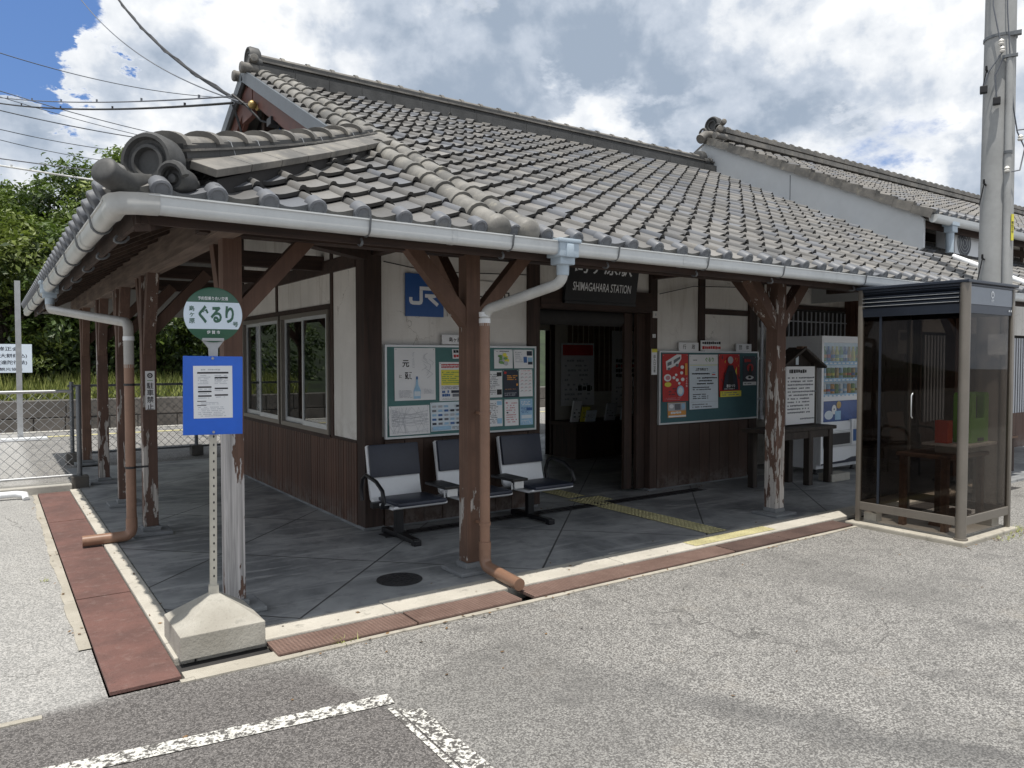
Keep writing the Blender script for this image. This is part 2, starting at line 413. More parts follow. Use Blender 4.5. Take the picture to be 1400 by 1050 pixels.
def m_rust(name, c1, c2, c3, pattern=None):
    t = NT(name); w = t.coords(world=True)
    n1 = t.noise(w, 2.3, 6, .65); n2 = t.noise(w, 38, 4, .65); n3 = t.noise(w, 13, 8, .8)
    k = t.mix(t.ramp(n1, .32, .68), c1, c2)
    k = t.mix(t.math('MULTIPLY', t.ramp(n3, .5, .72), .55), k, c3)
    k = t.mix(t.math('MULTIPLY', t.ramp(n2, .58, .74), .5), k, [q*.45 for q in c1])
    h = n2
    if pattern:
        m = t.n('ShaderNodeTexChecker'); m.inputs['Scale'].default_value = pattern
        t.l(t.coords(world=True, rot=(0, 0, math.pi/4)), m.inputs['Vector'])
        m.inputs['Color1'].default_value = (1, 1, 1, 1); m.inputs['Color2'].default_value = (0, 0, 0, 1)
        k = t.mix(.38, k, m.outputs[0], 'MULTIPLY') if True else k
        h = t.math('ADD', m.outputs[1], t.math('MULTIPLY', n2, .4))
    t.principled(k, .7, 0, h, .6, .006); return t.m

def m_line_paint(th=.58):
    t = NT('worn_road_paint'); w = t.coords(world=True)
    n = t.noise(w, 30, 8, .72); ag = t.voro(w, 95); s3 = t.n('ShaderNodeSeparateColor'); t.l(ag.outputs['Color'], s3.inputs[0])
    f = t.math('ADD', n, t.math('MULTIPLY', s3.outputs[0], .18))
    k = t.mix(t.ramp(f, th-.03, th+.08), (.60, .59, .55), (.085, .08, .075))
    t.principled(k, .85, 0, ag.outputs['Distance'], .3, .006); return t.m

def m_concrete(name, c1, c2, sc=3, stain=.5):
    t = NT(name); w = t.coords(world=True)
    n1 = t.noise(w, sc, 6, .65); n2 = t.noise(w, 80, 4, .6); n3 = t.noise(w, sc*4, 6, .7)
    k = t.mix(t.ramp(n1, .3, .7), c1, c2)
    k = t.mix(t.math('MULTIPLY', t.ramp(n3, .53, .72), stain), k, [q*.4 for q in c1])
    k = t.mix(t.math('MULTIPLY', t.ramp(n2, .58, .72), .35), k, [q*.5 for q in c1])
    t.principled(k, .9, 0, t.math('ADD', n2, n3), .5, .005); return t.m

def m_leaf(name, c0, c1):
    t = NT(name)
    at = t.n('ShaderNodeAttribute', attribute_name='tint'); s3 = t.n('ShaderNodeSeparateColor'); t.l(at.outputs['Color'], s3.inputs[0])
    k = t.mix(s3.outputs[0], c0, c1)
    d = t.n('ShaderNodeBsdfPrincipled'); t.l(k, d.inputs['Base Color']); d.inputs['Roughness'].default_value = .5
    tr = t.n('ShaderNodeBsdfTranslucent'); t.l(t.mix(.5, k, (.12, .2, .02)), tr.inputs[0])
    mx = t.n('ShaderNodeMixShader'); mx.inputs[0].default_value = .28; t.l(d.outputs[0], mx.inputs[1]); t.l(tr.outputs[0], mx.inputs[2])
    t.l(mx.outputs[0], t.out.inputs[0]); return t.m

A = {}
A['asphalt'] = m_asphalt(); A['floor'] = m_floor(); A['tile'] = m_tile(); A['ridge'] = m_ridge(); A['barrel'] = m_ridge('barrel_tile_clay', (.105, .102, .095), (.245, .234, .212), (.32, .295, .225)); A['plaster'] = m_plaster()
A['tile2'] = m_tile('roof_tile_clay_far', (.10, .096, .090), (.235, .22, .20))
A['boards'] = m_boards('dark_wall_boards', (.045, .024, .017), (.085, .045, .030))
A['boards_side'] = m_boards('brown_wall_slats', (.075, .036, .024), (.13, .064, .042))
A['timber'] = wood('dark_timber', (.022, .013, .010), (.060, .034, .025))
A['timber_x'] = wood('dark_timber_along', (.022, .013, .010), (.060, .034, .025), axis='x')
A['timber_y'] = wood('weathered_beam', (.075, .052, .040), (.19, .14, .11), axis='y')
A['rafter'] = wood('rafter_wood', (.035, .021, .015), (.085, .055, .04), axis='y')
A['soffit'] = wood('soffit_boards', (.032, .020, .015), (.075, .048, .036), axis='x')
brown = (.135, .076, .052); grey = (.42, .39, .36)
A['post_brown'] = peel('post_brown_paint', brown, (.46, .43, .40), .10, low=.075, blotch=4.5)
A['post_bare'] = peel('post_bare_timber', (.135, .076, .054), (.56, .54, .53), .085, low=.30, blotch=3.5, zr=(1.5, 1.0))
A['post_flaky'] = peel('post_flaking_paint', (.12, .070, .052), (.52, .49, .46), .155, low=.16, blotch=7)
A['post_side'] = peel('post_side_paint', (.115, .067, .050), (.52, .49, .455), .15, low=.105, blotch=4.2)
A['gutter'] = plain('gutter_plastic', (.60, .62, .62), .35, 0, .06, 4, dirt=.28)
A['gutter_old'] = plain('gutter_aged_plastic', (.50, .505, .49), .42, 0, .1, 3, dirt=.35)
A['hopper'] = plain('hopper_plastic', (.42, .50, .57), .4, 0, .08, 6)
A['pipe_brown'] = plain('downpipe_brown_plastic', (.24, .138, .092), .42, 0, .14, 3, dirt=.15)
A['pipe_grey'] = plain('downpipe_grey_plastic', (.40, .39, .37), .45, 0, .1, 4, dirt=.3)
A['iron'] = plain('dark_iron', (.035, .034, .036), .5, .3, .2, 12, .2)
A['galv'] = plain('galvanised_steel', (.42, .43, .44), .42, .55, .1, 8)
A['galv_dk'] = plain('dull_galvanised', (.16, .17, .18), .5, .4, .15, 8)
A['drain_rust'] = m_rust('rusted_tread_plate', (.14, .085, .068), (.21, .135, .11), (.28, .20, .165), 62)
A['drain_dark'] = m_rust('dark_tread_plate', (.075, .045, .038), (.13, .082, .068), (.19, .125, .10), 62)
A['drain_red'] = m_rust('red_oxide_plate', (.105, .056, .048), (.165, .082, .068), (.235, .165, .145))
A['curb'] = m_concrete('curb_concrete', (.40, .375, .325), (.52, .49, .43), 2.5, .6)
A['curb_y'] = m_concrete('edge_concrete', (.33, .305, .255), (.44, .41, .35), 3, .65)
A['block'] = m_concrete('block_concrete', (.31, .29, .25), (.45, .43, .38), 4, .4)
A['slab'] = m_concrete('slab_concrete', (.34, .33, .30), (.48, .46, .42), 2, .4)
A['base'] = m_concrete('base_concrete', (.15, .157, .165), (.24, .25, .255), 3, .4)
A['stone'] = m_concrete('old_stone', (.085, .08, .072), (.17, .16, .145), 1.2, .7)
A['ridge_dk'] = plain('ridge_course_clay', (.058, .058, .057), .6, 0, .3, 7, .25)
A['ballast'] = m_concrete('track_ballast', (.15, .12, .10), (.26, .21, .18), 8, .8)
A['line'] = m_line_paint(); A['line_worn'] = m_line_paint(.545)
A['yellow'] = m_concrete('tactile_yellow', (.35, .32, .17), (.50, .455, .25), 5, .6)
A['white'] = plain('white_enamel', (.78, .80, .82), .35, 0, .03, 5)
A['paper'] = plain('paper_white', (.78, .79, .80), .7, 0, .03, 3)
A['paper2'] = plain('paper_pale_blue', (.66, .74, .80), .7, 0, .05, 3)
A['black'] = plain('black_print', (.015, .015, .017), .6, 0, .1, 5)
A['grey_ink'] = plain('grey_print', (.16, .17, .19), .7, 0, .1, 5)
A['lt_ink'] = plain('faint_print', (.45, .47, .50), .7, 0, .1, 5)
A['red_ink'] = plain('red_print', (.50, .03, .03), .6, 0, .1, 5)
A['blue_ink'] = plain('blue_print', (.05, .14, .36), .6, 0, .1, 5)
A['pink_ink'] = plain('pink_print', (.55, .25, .28), .6, 0, .1, 5)
A['yel_ink'] = plain('yellow_print', (.72, .66, .08), .6, 0, .06, 5)
A['org_ink'] = plain('orange_print', (.66, .30, .06), .6, 0, .1, 5)
A['grn_ink'] = plain('green_print', (.16, .33, .10), .6, 0, .2, 9)
A['sky_ink'] = plain('pale_blue_print', (.32, .52, .70), .6, 0, .12, 5)
A['navy_ink'] = plain('navy_print', (.014, .020, .040), .5, 0, .2, 5)
A['felt'] = plain('green_felt', (.085, .19, .185), .9, 0, .08, 4, .2)
A['felt2'] = plain('blue_green_felt', (.060, .135, .150), .9, 0, .08, 4, .2)
A['alu'] = plain('aluminium_trim', (.58, .60, .61), .38, .35, .06, 6)
A['alu_brown'] = plain('bronze_aluminium', (.205, .185, .16), .42, .35, .07, 5, dirt=.15)
A['alu_dark'] = plain('dark_metal_panel', (.030, .038, .055), .35, .3, .12, 4)
A['roof_metal'] = plain('grey_metal_fascia', (.23, .25, .28), .35, .6, .08, 3)
A['jr_blue'] = plain('sign_blue', (.015, .085, .30), .4, 0, .06, 4)
A['sign_black'] = plain('black_board', (.010, .011, .014), .45, 0, .3, 5)
A['sign_green'] = plain('sign_green', (.025, .105, .062), .35, 0, .06, 4, coat=.3)
A['sign_white'] = plain('sign_white', (.70, .80, .90), .35, 0, .03, 4, coat=.2)
A['blue_board'] = plain('blue_plastic_board', (.012, .12, .62), .3, 0, .07, 3, coat=.3)
A['seat_navy'] = plain('navy_vinyl', (.020, .026, .045), .42, 0, .2, 4)
A['seat_white'] = plain('white_plastic_shell', (.74, .76, .78), .35, 0, .04, 4)
A['seat_black'] = plain('black_steel', (.010, .010, .012), .35, .2, .2, 6)
A['glass_win'] = emit_free_glass('window_glass', (.40, .43, .42), .0, .95, 1.7)
A['glass_smoke'] = emit_free_glass('smoked_glass', (.60, .57, .545), .0, .9, 1.21)
A['glass_clear'] = emit_free_glass('display_glass', (.9, .92, .93), .0, .8, 1.45)
A['concrete_pole'] = plain('spun_concrete', (.36, .365, .36), .85, 0, .1, 2.2, .3, dirt=.25)
A['gable_sheet'] = plain('grey_gable_sheet', (.56, .58, .59), .55, 0, .06, 1.2, dirt=.15)
A['barge'] = plain('barge_board_red_brown', (.12, .048, .036), .6, 0, .25, 6, .2)
A['verge'] = plain('verge_slate', (.10, .115, .13), .45, 0, .15, 5)
A['cable'] = plain('cable_black', (.012, .012, .014), .6, 0, .1, 5)
A['cable_grey'] = plain('cable_grey', (.12, .13, .15), .6, 0, .1, 5)
A['ceramic'] = plain('ceramic_white', (.75, .73, .68), .25, 0, .05, 5)
A['brass'] = plain('weathered_brass', (.42, .30, .12), .45, .6, .2, 9)
A['wood_dark'] = wood('stand_wood', (.018, .014, .011), (.050, .037, .029))
A['wood_mid'] = wood('brown_wood', (.09, .05, .03), (.17, .10, .065), axis='x')
A['phone_green'] = plain('phone_green', (.17, .52, .02), .35, 0, .06, 4, coat=.3)
A['phone_red'] = plain('book_red', (.62, .05, .012), .5, 0, .08, 4)
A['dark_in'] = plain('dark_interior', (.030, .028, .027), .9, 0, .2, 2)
A['inner_wall'] = plain('interior_wall', (.50, .48, .42), .9, 0, .1, 2)
A['lattice'] = plain('lattice_metal', (.50, .52, .55), .45, .2, .06, 4)
A['vend_blue'] = plain('vending_panel_blue', (.05, .10, .28), .4, 0, .25, 6)
A['trunk'] = wood('tree_bark', (.03, .024, .018), (.09, .07, .05), .95)
A['leaf_a'] = m_leaf('leaf_broad', (.012, .028, .006), (.185, .255, .050))
A['leaf_b'] = m_leaf('leaf_dark', (.010, .024, .007), (.130, .195, .042))
A['leaf_c'] = m_leaf('leaf_yellow_green', (.020, .040, .008), (.26, .315, .065))
A['grass'] = m_leaf('grass_blade', (.07, .11, .02), (.36, .38, .11))
A['hill'] = plain('hill_undergrowth', (.018, .030, .010), .95, 0, .6, 1.2, .5)

# ------------------------------------------------------------------ ground
def structure(name, mb, **k):
    o = mb.build(name, **k); tag(o, kind='structure'); return o
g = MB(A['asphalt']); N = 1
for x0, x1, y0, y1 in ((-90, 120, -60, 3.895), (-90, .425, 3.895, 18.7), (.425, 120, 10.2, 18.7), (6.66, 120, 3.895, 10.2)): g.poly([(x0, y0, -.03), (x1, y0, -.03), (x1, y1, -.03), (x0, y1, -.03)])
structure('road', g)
f = MB(A['floor']); f.box(.86, 16, 4.13, 12.2, -.09, 0); structure('platform_floor', f)
c = MB(A['curb'])
for x0, x1 in ((.86, 2.0), (2.006, 3.9), (3.906, 5.7), (5.706, 6.66), (6.666, 10.4)):
    c.box(x0, x1, 4.115, 4.365 if x0 > .9 else 4.33, -.09, .006)
for y0, y1 in ((4.372, 6.1), (6.106, 8.1), (8.106, 10.2)): c.box(.752, .852, y0, y1, -.09, .006)
c.box(.752, .852, 4.12, 4.366, -.09, .0055)
structure('platform_curb', c, bevel=.008)
e = MB(A['curb_y'])
def ragged(x0, y0, x1, y1, w, z, out):
    p = V((x0, y0, 0)); q = V((x1, y1, 0)); o_ = V((*out, 0)); n = int((q-p).length/.07)
    for i in range(n):
        a = p.lerp(q, i/n); b = p.lerp(q, (i+1)/n); wa, wb = ragged.w, max(.25*w, min(1.25*w, ragged.w+random.gauss(0, w*.07)+(w*.85-ragged.w)*.15)); ragged.w = wb
        e.add([a-Z*.05, b-Z*.05, b+Z*z, a+Z*z, a+o_*wa+Z*z, b+o_*wb+Z*z, a+o_*wa-Z*.06, b+o_*wb-Z*.06], [(0, 1, 2, 3), (3, 2, 5, 4), (4, 5, 7, 6)])
ragged.w = .06; ragged(.425, 4.6, .425, 10.2, .072, -.022, (-1, 0)); ragged.w = .04; ragged(.80, 3.895, 6.66, 3.895, .045, -.021, (0, -1))
for k_ in range(1):
    e.box(.76, 1.225, 3.895, 3.985, -.2, -.021); e.box(.735, .8, 3.86, 3.899, -.2, -.0225)
ragged.w = .05; ragged(-.9, 3.93, .16, 3.86, .05, -.0235, (0, -1))
structure('drain_edging', e)
d = MB(A['dark_in']); d.box(.425, 6.66, 3.895, 4.115, -.30, -.21); d.box(.425, .752, 4.115, 10.2, -.30, -.211); d.box(6.66, 10.3, 3.91, 4.115, -.12, -.0255); d.box(.40, .425, 3.895, 10.2, -.3, -.031); d.box(.425, 6.7, 3.87, 3.895, -.3, -.0305); d.box(.752, 6.7, 4.113, 4.2, -.3, -.09); d.box(.755, 1.218, 3.985, 4.112, -.2, -.032); d.box(.753, .80, 4.112, 10.2, -.3, -.088); d.box(.4, .86, 10.2, 10.22, -.3, -.031)  # dark fill beside the block stands in for shade in the open drain
structure('drain_channel', d)
lab = ['rust brown tread plate over the drain just right of the bus stop block', 'rust brown tread plate over the drain left of the orange downpipe foot',
       'long rust brown tread plate right of the orange downpipe foot', 'dark brown tread plate before the yellow tactile strip',
       'dark brown tread plate ending at the telephone booth']
for i, (x0, x1, mm) in enumerate(((1.22, 2.04, 'drain_rust'), (2.05, 2.80, 'drain_rust'), (2.90, 4.92, 'drain_rust'), (4.93, 5.62, 'drain_dark'), (5.63, 6.62, 'drain_dark'))):
    b = MB(A[mm]); b.box(x0, x1, 3.90, 4.108, -.028, -.006+.002*(i % 2))
    tag(b.build('drain_cover', bevel=.003), lab[i], 'drain cover', 'metal plates over the front drain')
lab = ['red painted steel plate over the side drain beside the bus stop block', 'red steel drain plate in front of the orange pipe outlet, second from the road',
       'red steel drain plate behind the orange pipe outlet, third from the road', 'red steel drain plate farthest from the road near the mesh gate']
for i, (y0, y1) in enumerate(((3.905, 5.53), (5.54, 6.78), (6.79, 8.3), (8.31, 10.15))):
    b = MB(A['drain_red']); b.box(.432, .745, y0, y1, -.028, -.008+.002*(i % 2))
    tag(b.build('drain_cover', bevel=.003), lab[i], 'drain cover', 'red plates over the side drain')
def road_line(name, p, q, w):
    p = V((*p, -.0255)); q = V((*q, -.0255)); dd = (q-p).normalized(); s_ = V((-dd.y, dd.x, 0))*w/2; m = MB(A['line'])
    m.poly([p-s_, q-s_, q+s_, p+s_]); structure(name, m)
road_line('painted_line', (-1.4, 3.50), (1.50, 3.13), .105)
p, q = V((1.49, 3.02, 0)), V((1.46, .6, 0)); m = MB(A['line'])
m.poly([(1.44, 3.05, -.0262), (1.40, .6, -.0262), (1.425, .6, -.0262), (1.465, 3.04, -.0262)]); structure('painted_line', m)
m = MB(A['line_worn']); m.poly([(1.475, 3.02, -.0262), (1.435, .6, -.0262), (1.56, .6, -.0262), (1.57, 2.96, -.0262)]); structure('painted_line', m)
# tactile paving: raised dots and bars
t = MB(A['yellow'])
def tact(p, q, w):
    p = V(p); q = V(q); dd = (q-p); L = dd.length; dd.normalize(); sd = V((-dd.y, dd.x, 0)); n = int(L/.05); k = int(w/.05)
    t.poly([p-sd*w/2+Z*.006, q-sd*w/2+Z*.006, q+sd*w/2+Z*.006, p+sd*w/2+Z*.006])
    for i in range(n):
        for j in range(k):
            c0 = p+dd*((i+.5)*L/n)+sd*((j+.5)*w/k-w/2)+Z*.006
            t.lathe(c0, Z, [(.016, 0), (.012, .005)], 6)
tact((4.74, 4.225, .003), (5.80, 4.225, .003), .15); tact((5.30, 4.38, 0), (5.30, 6.1, 0), .25); tact((5.15, 6.2, 0), (5.6, 6.2, 0), .25); tact((5.35, 6.4, 0), (5.35, 9, 0), .25)
structure('tactile_paving', t)
mh = MB(A['iron']); mh.lathe((2.33, 4.72, 0), Z, [(.16, 0), (.16, .005), (.15, .007), (.0, .007)], 28)
for i in range(-3, 4):
    for j in range(-3, 4):
        if i*i+j*j < 9.5: mh.box(2.33+i*.042-.014, 2.33+i*.042+.014, 4.72+j*.042-.014, 4.72+j*.042+.014, .0075, .0105)
tag(mh.build('manhole_cover', smooth=40), 'round dark iron manhole cover in the platform floor before the bench', 'manhole cover')
rg = MB(A['iron'])
for i in range(26): rg.box(2.95+i*.105, 2.99+i*.105, 5.90, 6.02, .002, .008)
rg.box(2.78, 6.9, 5.885, 5.90, .001, .009); rg.box(2.78, 6.9, 6.02, 6.035, .001, .009)
for i in range(26, 37): rg.box(2.95+i*.105, 2.99+i*.105, 5.90, 6.02, .002, .008)
rg.box(2.79, 6.9, 5.90, 6.02, .0005, .0022)
tag(rg.build('drain_grating'), 'long narrow black drain grating along the foot of the facade', 'grating')
# ---- railway side
far = MB(A['slab']); far.box(-90, 120, 18.7, 18.95, -1.3, -.012); structure('platform_edge', far)
y_ = MB(A['yellow']); y_.poly([(-60, 17.55, -.024), (80, 17.55, -.024), (80, 17.8, -.024), (-60, 17.8, -.024)]); structure('platform_line', y_)
bl = MB(A['ballast']); bl.poly([(-90, 18.95, -1.0), (120, 18.95, -1.0), (120, 24.5, -1.0), (-90, 24.5, -1.0)]); structure('railway_bed', bl)
st = MB(A['stone'])
for r in range(3):
    x = -20
    while x < 40:
        w = random.uniform(.7, 1.3); st.box(x, x+w-.03, 24.5+random.uniform(0, .03), 25, -1.1+r*.5, -1.1+(r+1)*.5-.03); x += w
st.box(-90, 120, 24.56, 25.4, -1.1, .36)
tag(st.build('stone_wall', bevel=.015), 'low dark stone retaining wall across the tracks', 'wall')
bk = MB(A['hill']); nx, ny = 44, 14; vs = []; fs = []
for j in range(ny+1):
    for i in range(nx+1):
        xx = -45+i*3.2; yy = 25.4+j*2.6
        zz = .34+(.5*min(1, (yy-25.4)/3)) + max(0, yy-29)*.30 + .4*math.sin(xx*.7+yy)*min(1, (yy-25.4)/6)
        vs.append((xx, yy, zz))
for j in range(ny):
    for i in range(nx): a = j*(nx+1)+i; fs.append((a, a+1, a+nx+2, a+nx+1))
bk.add(vs, fs); structure('hillside', bk, smooth=60)
gr = MB(A['grass'])
for i in range(9000):
    x = random.uniform(-3.5, 12); y = random.uniform(25.2, 28.0); z = .33+(.45*min(1, max(0, (y-25.4)/3)))
    hgt = random.uniform(.15, .6); a = random.uniform(0, math.pi); dx, dy = math.cos(a)*.03, math.sin(a)*.03; lx, ly = random.uniform(-.2, .2), random.uniform(-.2, .2)
    b = random.uniform(.25, 1)
    gr.add([(x-dx, y-dy, z), (x+dx, y+dy, z), (x+lx+dx*.2, y+ly, z+hgt)], [(0, 1, 2)], None, (b, b, b))
tag(gr.build('grass'), kind='stuff')
# ------------------------------------------------------------------ station building
B = thing('station_building', 'old wooden railway station with grey tiled hip-and-gable roof and open veranda', 'station', (2.75, 6.25, 0))
SL = .5; CO = 1/math.sqrt(1+SL*SL); SI = SL*CO
def rz_(y): return 2.33+SL*(y-4.0)                    # front slope height
PROF = [(0, .026), (.025, .050), (.07, .062), (.14, .061), (.19, .048), (.245, .028), (.33, .011), (.45, .002), (.58, .001), (.70, .007), (.82, .017), (.92, .026), (1.0, .033)]
def tile_field(mb, O, U, S, ulen, nrow, pitch=.26, course=.235, keep=None, seed=1, caps=True, row0=0):
    rnd = random.Random(seed); O = V(O); U = V(U).normalized(); S = V(S).normalized(); N = U.cross(S)
    nc = int(round(ulen/pitch))
    for r in range(row0, nrow):
        for c in range(nc):
            if keep and not keep(O+U*((c+.5)*pitch)+S*((r+.5)*course)): continue
            ju = rnd.gauss(0, .0030); js = rnd.gauss(0, .0055)+.004*math.sin(c*.61+r*.23); jn = rnd.gauss(0, .0022)+.004*math.sin(c*.35)*math.sin(r*.5+1); jt = rnd.gauss(0, .0026)
            tv = min(1, max(0, rnd.gauss(.5, .2))); tb = 1.0 if rnd.random() < .16 else max(0, rnd.gauss(.1, .15))
            tn = (tv, tb, 0); ed = (tv*.8, tb, 1); vs = []; n = len(PROF)
            s0 = r*course+js-.008; s1 = (r+1)*course+.01
            for u, h in PROF: vs.append(O+U*(c*pitch+u*pitch+ju)+S*s1+N*(h+jn))
            for u, h in PROF: vs.append(O+U*(c*pitch+u*pitch+ju)+S*s0+N*(h+.034+jn+jt*(u-.5)*2))
            dr = .024 if r else .040
            for u, h in PROF: vs.append(O+U*(c*pitch+u*pitch+ju)+S*(s0+.003)+N*(h+.034-dr+jn))
            fs = [(i+1, i, i+n, i+n+1)[::-1] for i in range(n-1)] + [(i+n+1, i+n, i+2*n, i+2*n+1)[::-1] for i in range(n-1)]
            fs = [tuple(reversed(q)) for q in fs]; nt_ = n-1
            vs += [O+U*(c*pitch+ju)+S*s1+N*(-.004), O+U*(c*pitch+ju)+S*s0+N*(.010)]
            fs.append((0, 3*n, 3*n+1, n))
            mb.add(vs, fs, None, tn)
            for q in range(len(mb.c)-n, len(mb.c)): mb.c[q] = ed if r else (tv, tb, .35)
            if caps and r == 0:
                cc = O+U*((c+.105)*pitch)+N*.048+S*.012
                mb.lathe(cc, -S, [(.050, -.05), (.053, .036), (.050, .046), (.040, .051), (.032, .044), (.014, .048), (.0, .049)], 16, None, (.3, 1.0, 0))
rt = MB(A['tile'])
FS = V((0, CO, SI)); LS = V((CO, 0, SI))
tile_field(rt, (2.75, 4.0, 2.33), X_, FS, 11.7, 24, keep=lambda p: p.x < 10.55 or p.y < 5.85, seed=3)
hip_n = V((-1, 1, 0)).normalized()
lo = MB(A['tile']); tile_field(lo, (.41, 4.0, 2.33), X_, FS, 2.34, 10, keep=lambda p: (p.x-.56)-(p.y-4) > -.25 and p.y < 6.25, seed=4)
left = MB(A['tile']); tile_field(left, (.50, 14.1, 2.335), -Y_, LS, 10.14, 10, keep=lambda p: (p.x-.56)-(p.y-4) < .25 and p.x < 2.8, seed=5)
up = MB(A['tile']); tile_field(up, (2.49, 4.0, 2.33), X_, FS, .26, 24, keep=lambda p: p.y > 6.3, seed=6, caps=False)
def clipped(mb, co, no):
    """cut a tile field along the hip so both slopes meet there"""
    keepf = []; co = V(co); no = V(no)
    return mb.build('roof_tiles', B, clip=[(ROOTS[B.name].inverted() @ co, no)], smooth=35)
rt.build('roof_tiles', B, smooth=35); clipped(lo, (.56, 4, 0), hip_n); clipped(left, (.56, 4, 0), -hip_n); up.build('roof_tiles', B, smooth=35)

def slab_poly(mb, pts, th, mat=None):
    pts = [V(p) for p in pts]; n = len(pts); nn = (pts[1]-pts[0]).cross(pts[2]-pts[0]).normalized()
    if nn.z < 0: nn = -nn
    vs = pts+[p-nn*th for p in pts]
    mb.add(vs, [tuple(range(n)), tuple(range(2*n-1, n-1, -1))]+[(i, i+n, (i+1) % n+n, (i+1) % n) for i in range(n)], mat)
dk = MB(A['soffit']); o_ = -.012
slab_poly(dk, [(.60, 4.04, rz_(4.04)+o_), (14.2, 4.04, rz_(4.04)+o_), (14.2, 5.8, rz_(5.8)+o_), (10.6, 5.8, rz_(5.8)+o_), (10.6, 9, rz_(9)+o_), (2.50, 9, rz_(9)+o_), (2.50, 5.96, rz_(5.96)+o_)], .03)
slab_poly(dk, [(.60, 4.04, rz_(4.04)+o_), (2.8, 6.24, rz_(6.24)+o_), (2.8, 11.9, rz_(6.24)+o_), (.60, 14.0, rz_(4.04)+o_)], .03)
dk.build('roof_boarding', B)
bkr = MB(A['tile2']); slab_poly(bkr, [(2.49, 9, rz_(9)+.03), (10.6, 9, rz_(9)+.03), (10.6, 14.1, rz_(3.95)), (.60, 14.1, rz_(3.95)), (2.49, 11.95, rz_(6.05)+.03)], .05); bkr.build('rear_roof', B)
# rafters
i = 0; x = .78
while x < 14:
    ye = min(6.2, x+3.40) if x < 2.8 else 6.22
    if ye > 4.3 and not (2.72 < x < 2.80):
        r = MB(A['rafter']); z0 = -.10
        r.bar((x, 4.05, rz_(4.05)+z0), (x, ye, rz_(ye)+z0), .05, .075); r.build('rafter', B)
    x += .455
y = 4.5
while y < 13.9:
    xe = min(2.72, y-3.48)
    if xe > .9:
        r = MB(A['rafter']); r.bar((.62, y, rz_(4.06)-.10), (xe, y, rz_(4.0+xe-.56)-.10), .05, .075); r.build('rafter', B)
    y += .455
h = MB(A['timber']); h.bar((.62, 4.06, 2.36-.13), (2.75, 6.19, 3.425-.16), .09, .12); h.build('hip_rafter', B)
fb = MB(A['timber_x']); fb.box(.62, 14.2, 4.035, 4.058, 2.205, 2.325); fb.box(.598, .62, 4.04, 14.0, 2.205, 2.325); fb.build('fascia_board', B)
# beams
bm_ = MB(A['timber_x']); bm_.bar((1.02, 4.70, 2.385), (14.1, 4.545, 2.385), .12, .20); bm_.build('eave_beam', B)
bm_ = MB(A['timber_y']); bm_.box(1.08, 1.22, 4.45, 13.8, 2.27, 2.475); bm_.build('eave_beam', B)
for y in (7.26, 8.83, 10.55):
    t = MB(A['timber_x']); t.box(1.2, 2.76, y-.05, y+.05, 2.42, 2.56); t.build('tie_beam', B)
for x, y in ((2.86, 4.64), (6.38, 4.6), (9.9, 4.6)):
    t = MB(A['timber']); t.box(x-.05, x+.05, y, 6.26, 2.47, 2.61); t.build('tie_beam', B)
t = MB(A['timber_x']); t.bar((1.2, 4.74, 2.42), (2.78, 6.3, 2.50), .10, .14); t.build('tie_beam', B)
lg = MB(A['timber_y']); lg.bar((2.78, 5.2, 2.56), (2.84, 6.3, 2.60), .15, .15); lg.build('log_beam', B)
# posts with braces
def post(x, y, w, mat, braces, z1=2.30, lab=None, stone=True):
    p = MB(A[mat]); p.box(x-w/2, x+w/2, y-w/2, y+w/2, .07 if stone else 0, z1)
    o = p.build('post', B, bevel=.006)
    if lab: o['label'] = lab
    if stone:
        s = MB(A['base']); s.box(x-.16, x+.16, y-.15, y+.15, 0, .03); s.box(x-.075, x+.075, y-.075, y+.075, .029, .07); s.build('base_stone', o, bevel=.01)
    for br_ in braces:
        dx, dy, zb, ln = br_[:4]; rise = br_[4] if len(br_) > 4 else ln*1.08
        b = MB(A[mat]); d = V((dx, dy, 0)).normalized()
        b.bar(V((x, y, zb))+d*.02, V((x, y, zb))+d*ln+Z*rise, w*.80, w*.85, up=d); b.build('brace', o, bevel=.004)
    return o
post(1.215, 4.745, .112, 'post_bare', [(1, -.02, 1.80, .56), (0, 1, 1.66, .30, .66)], lab='veranda corner post with most of its brown paint gone, bare and pale below')
post(2.86, 4.64, .115, 'post_brown', [(-1, 0, 1.80, .50), (1, 0, 1.80, .50), (0, 1, 1.85, .5)], lab='brown veranda post before the bench with a few pale streaks')
post(6.38, 4.59, .135, 'post_flaky', [(-1, 0, 1.86, .48), (1, 0, 1.86, .48), (0, 1, 1.88, .5)], lab='veranda post beside the notice boards with paint flaking off all over')
post(9.95, 4.57, .12, 'post_brown', [(-1, 0, 1.86, .48)])
for y in (7.26, 8.83, 10.55, 12.52):
    post(1.15, y, .115, 'post_side' if y < 12 else 'post_brown', [(0, -1, 1.60, .30, .70), (0, 1, 1.60, .30, .70), (1, 0, 1.78, .5)])
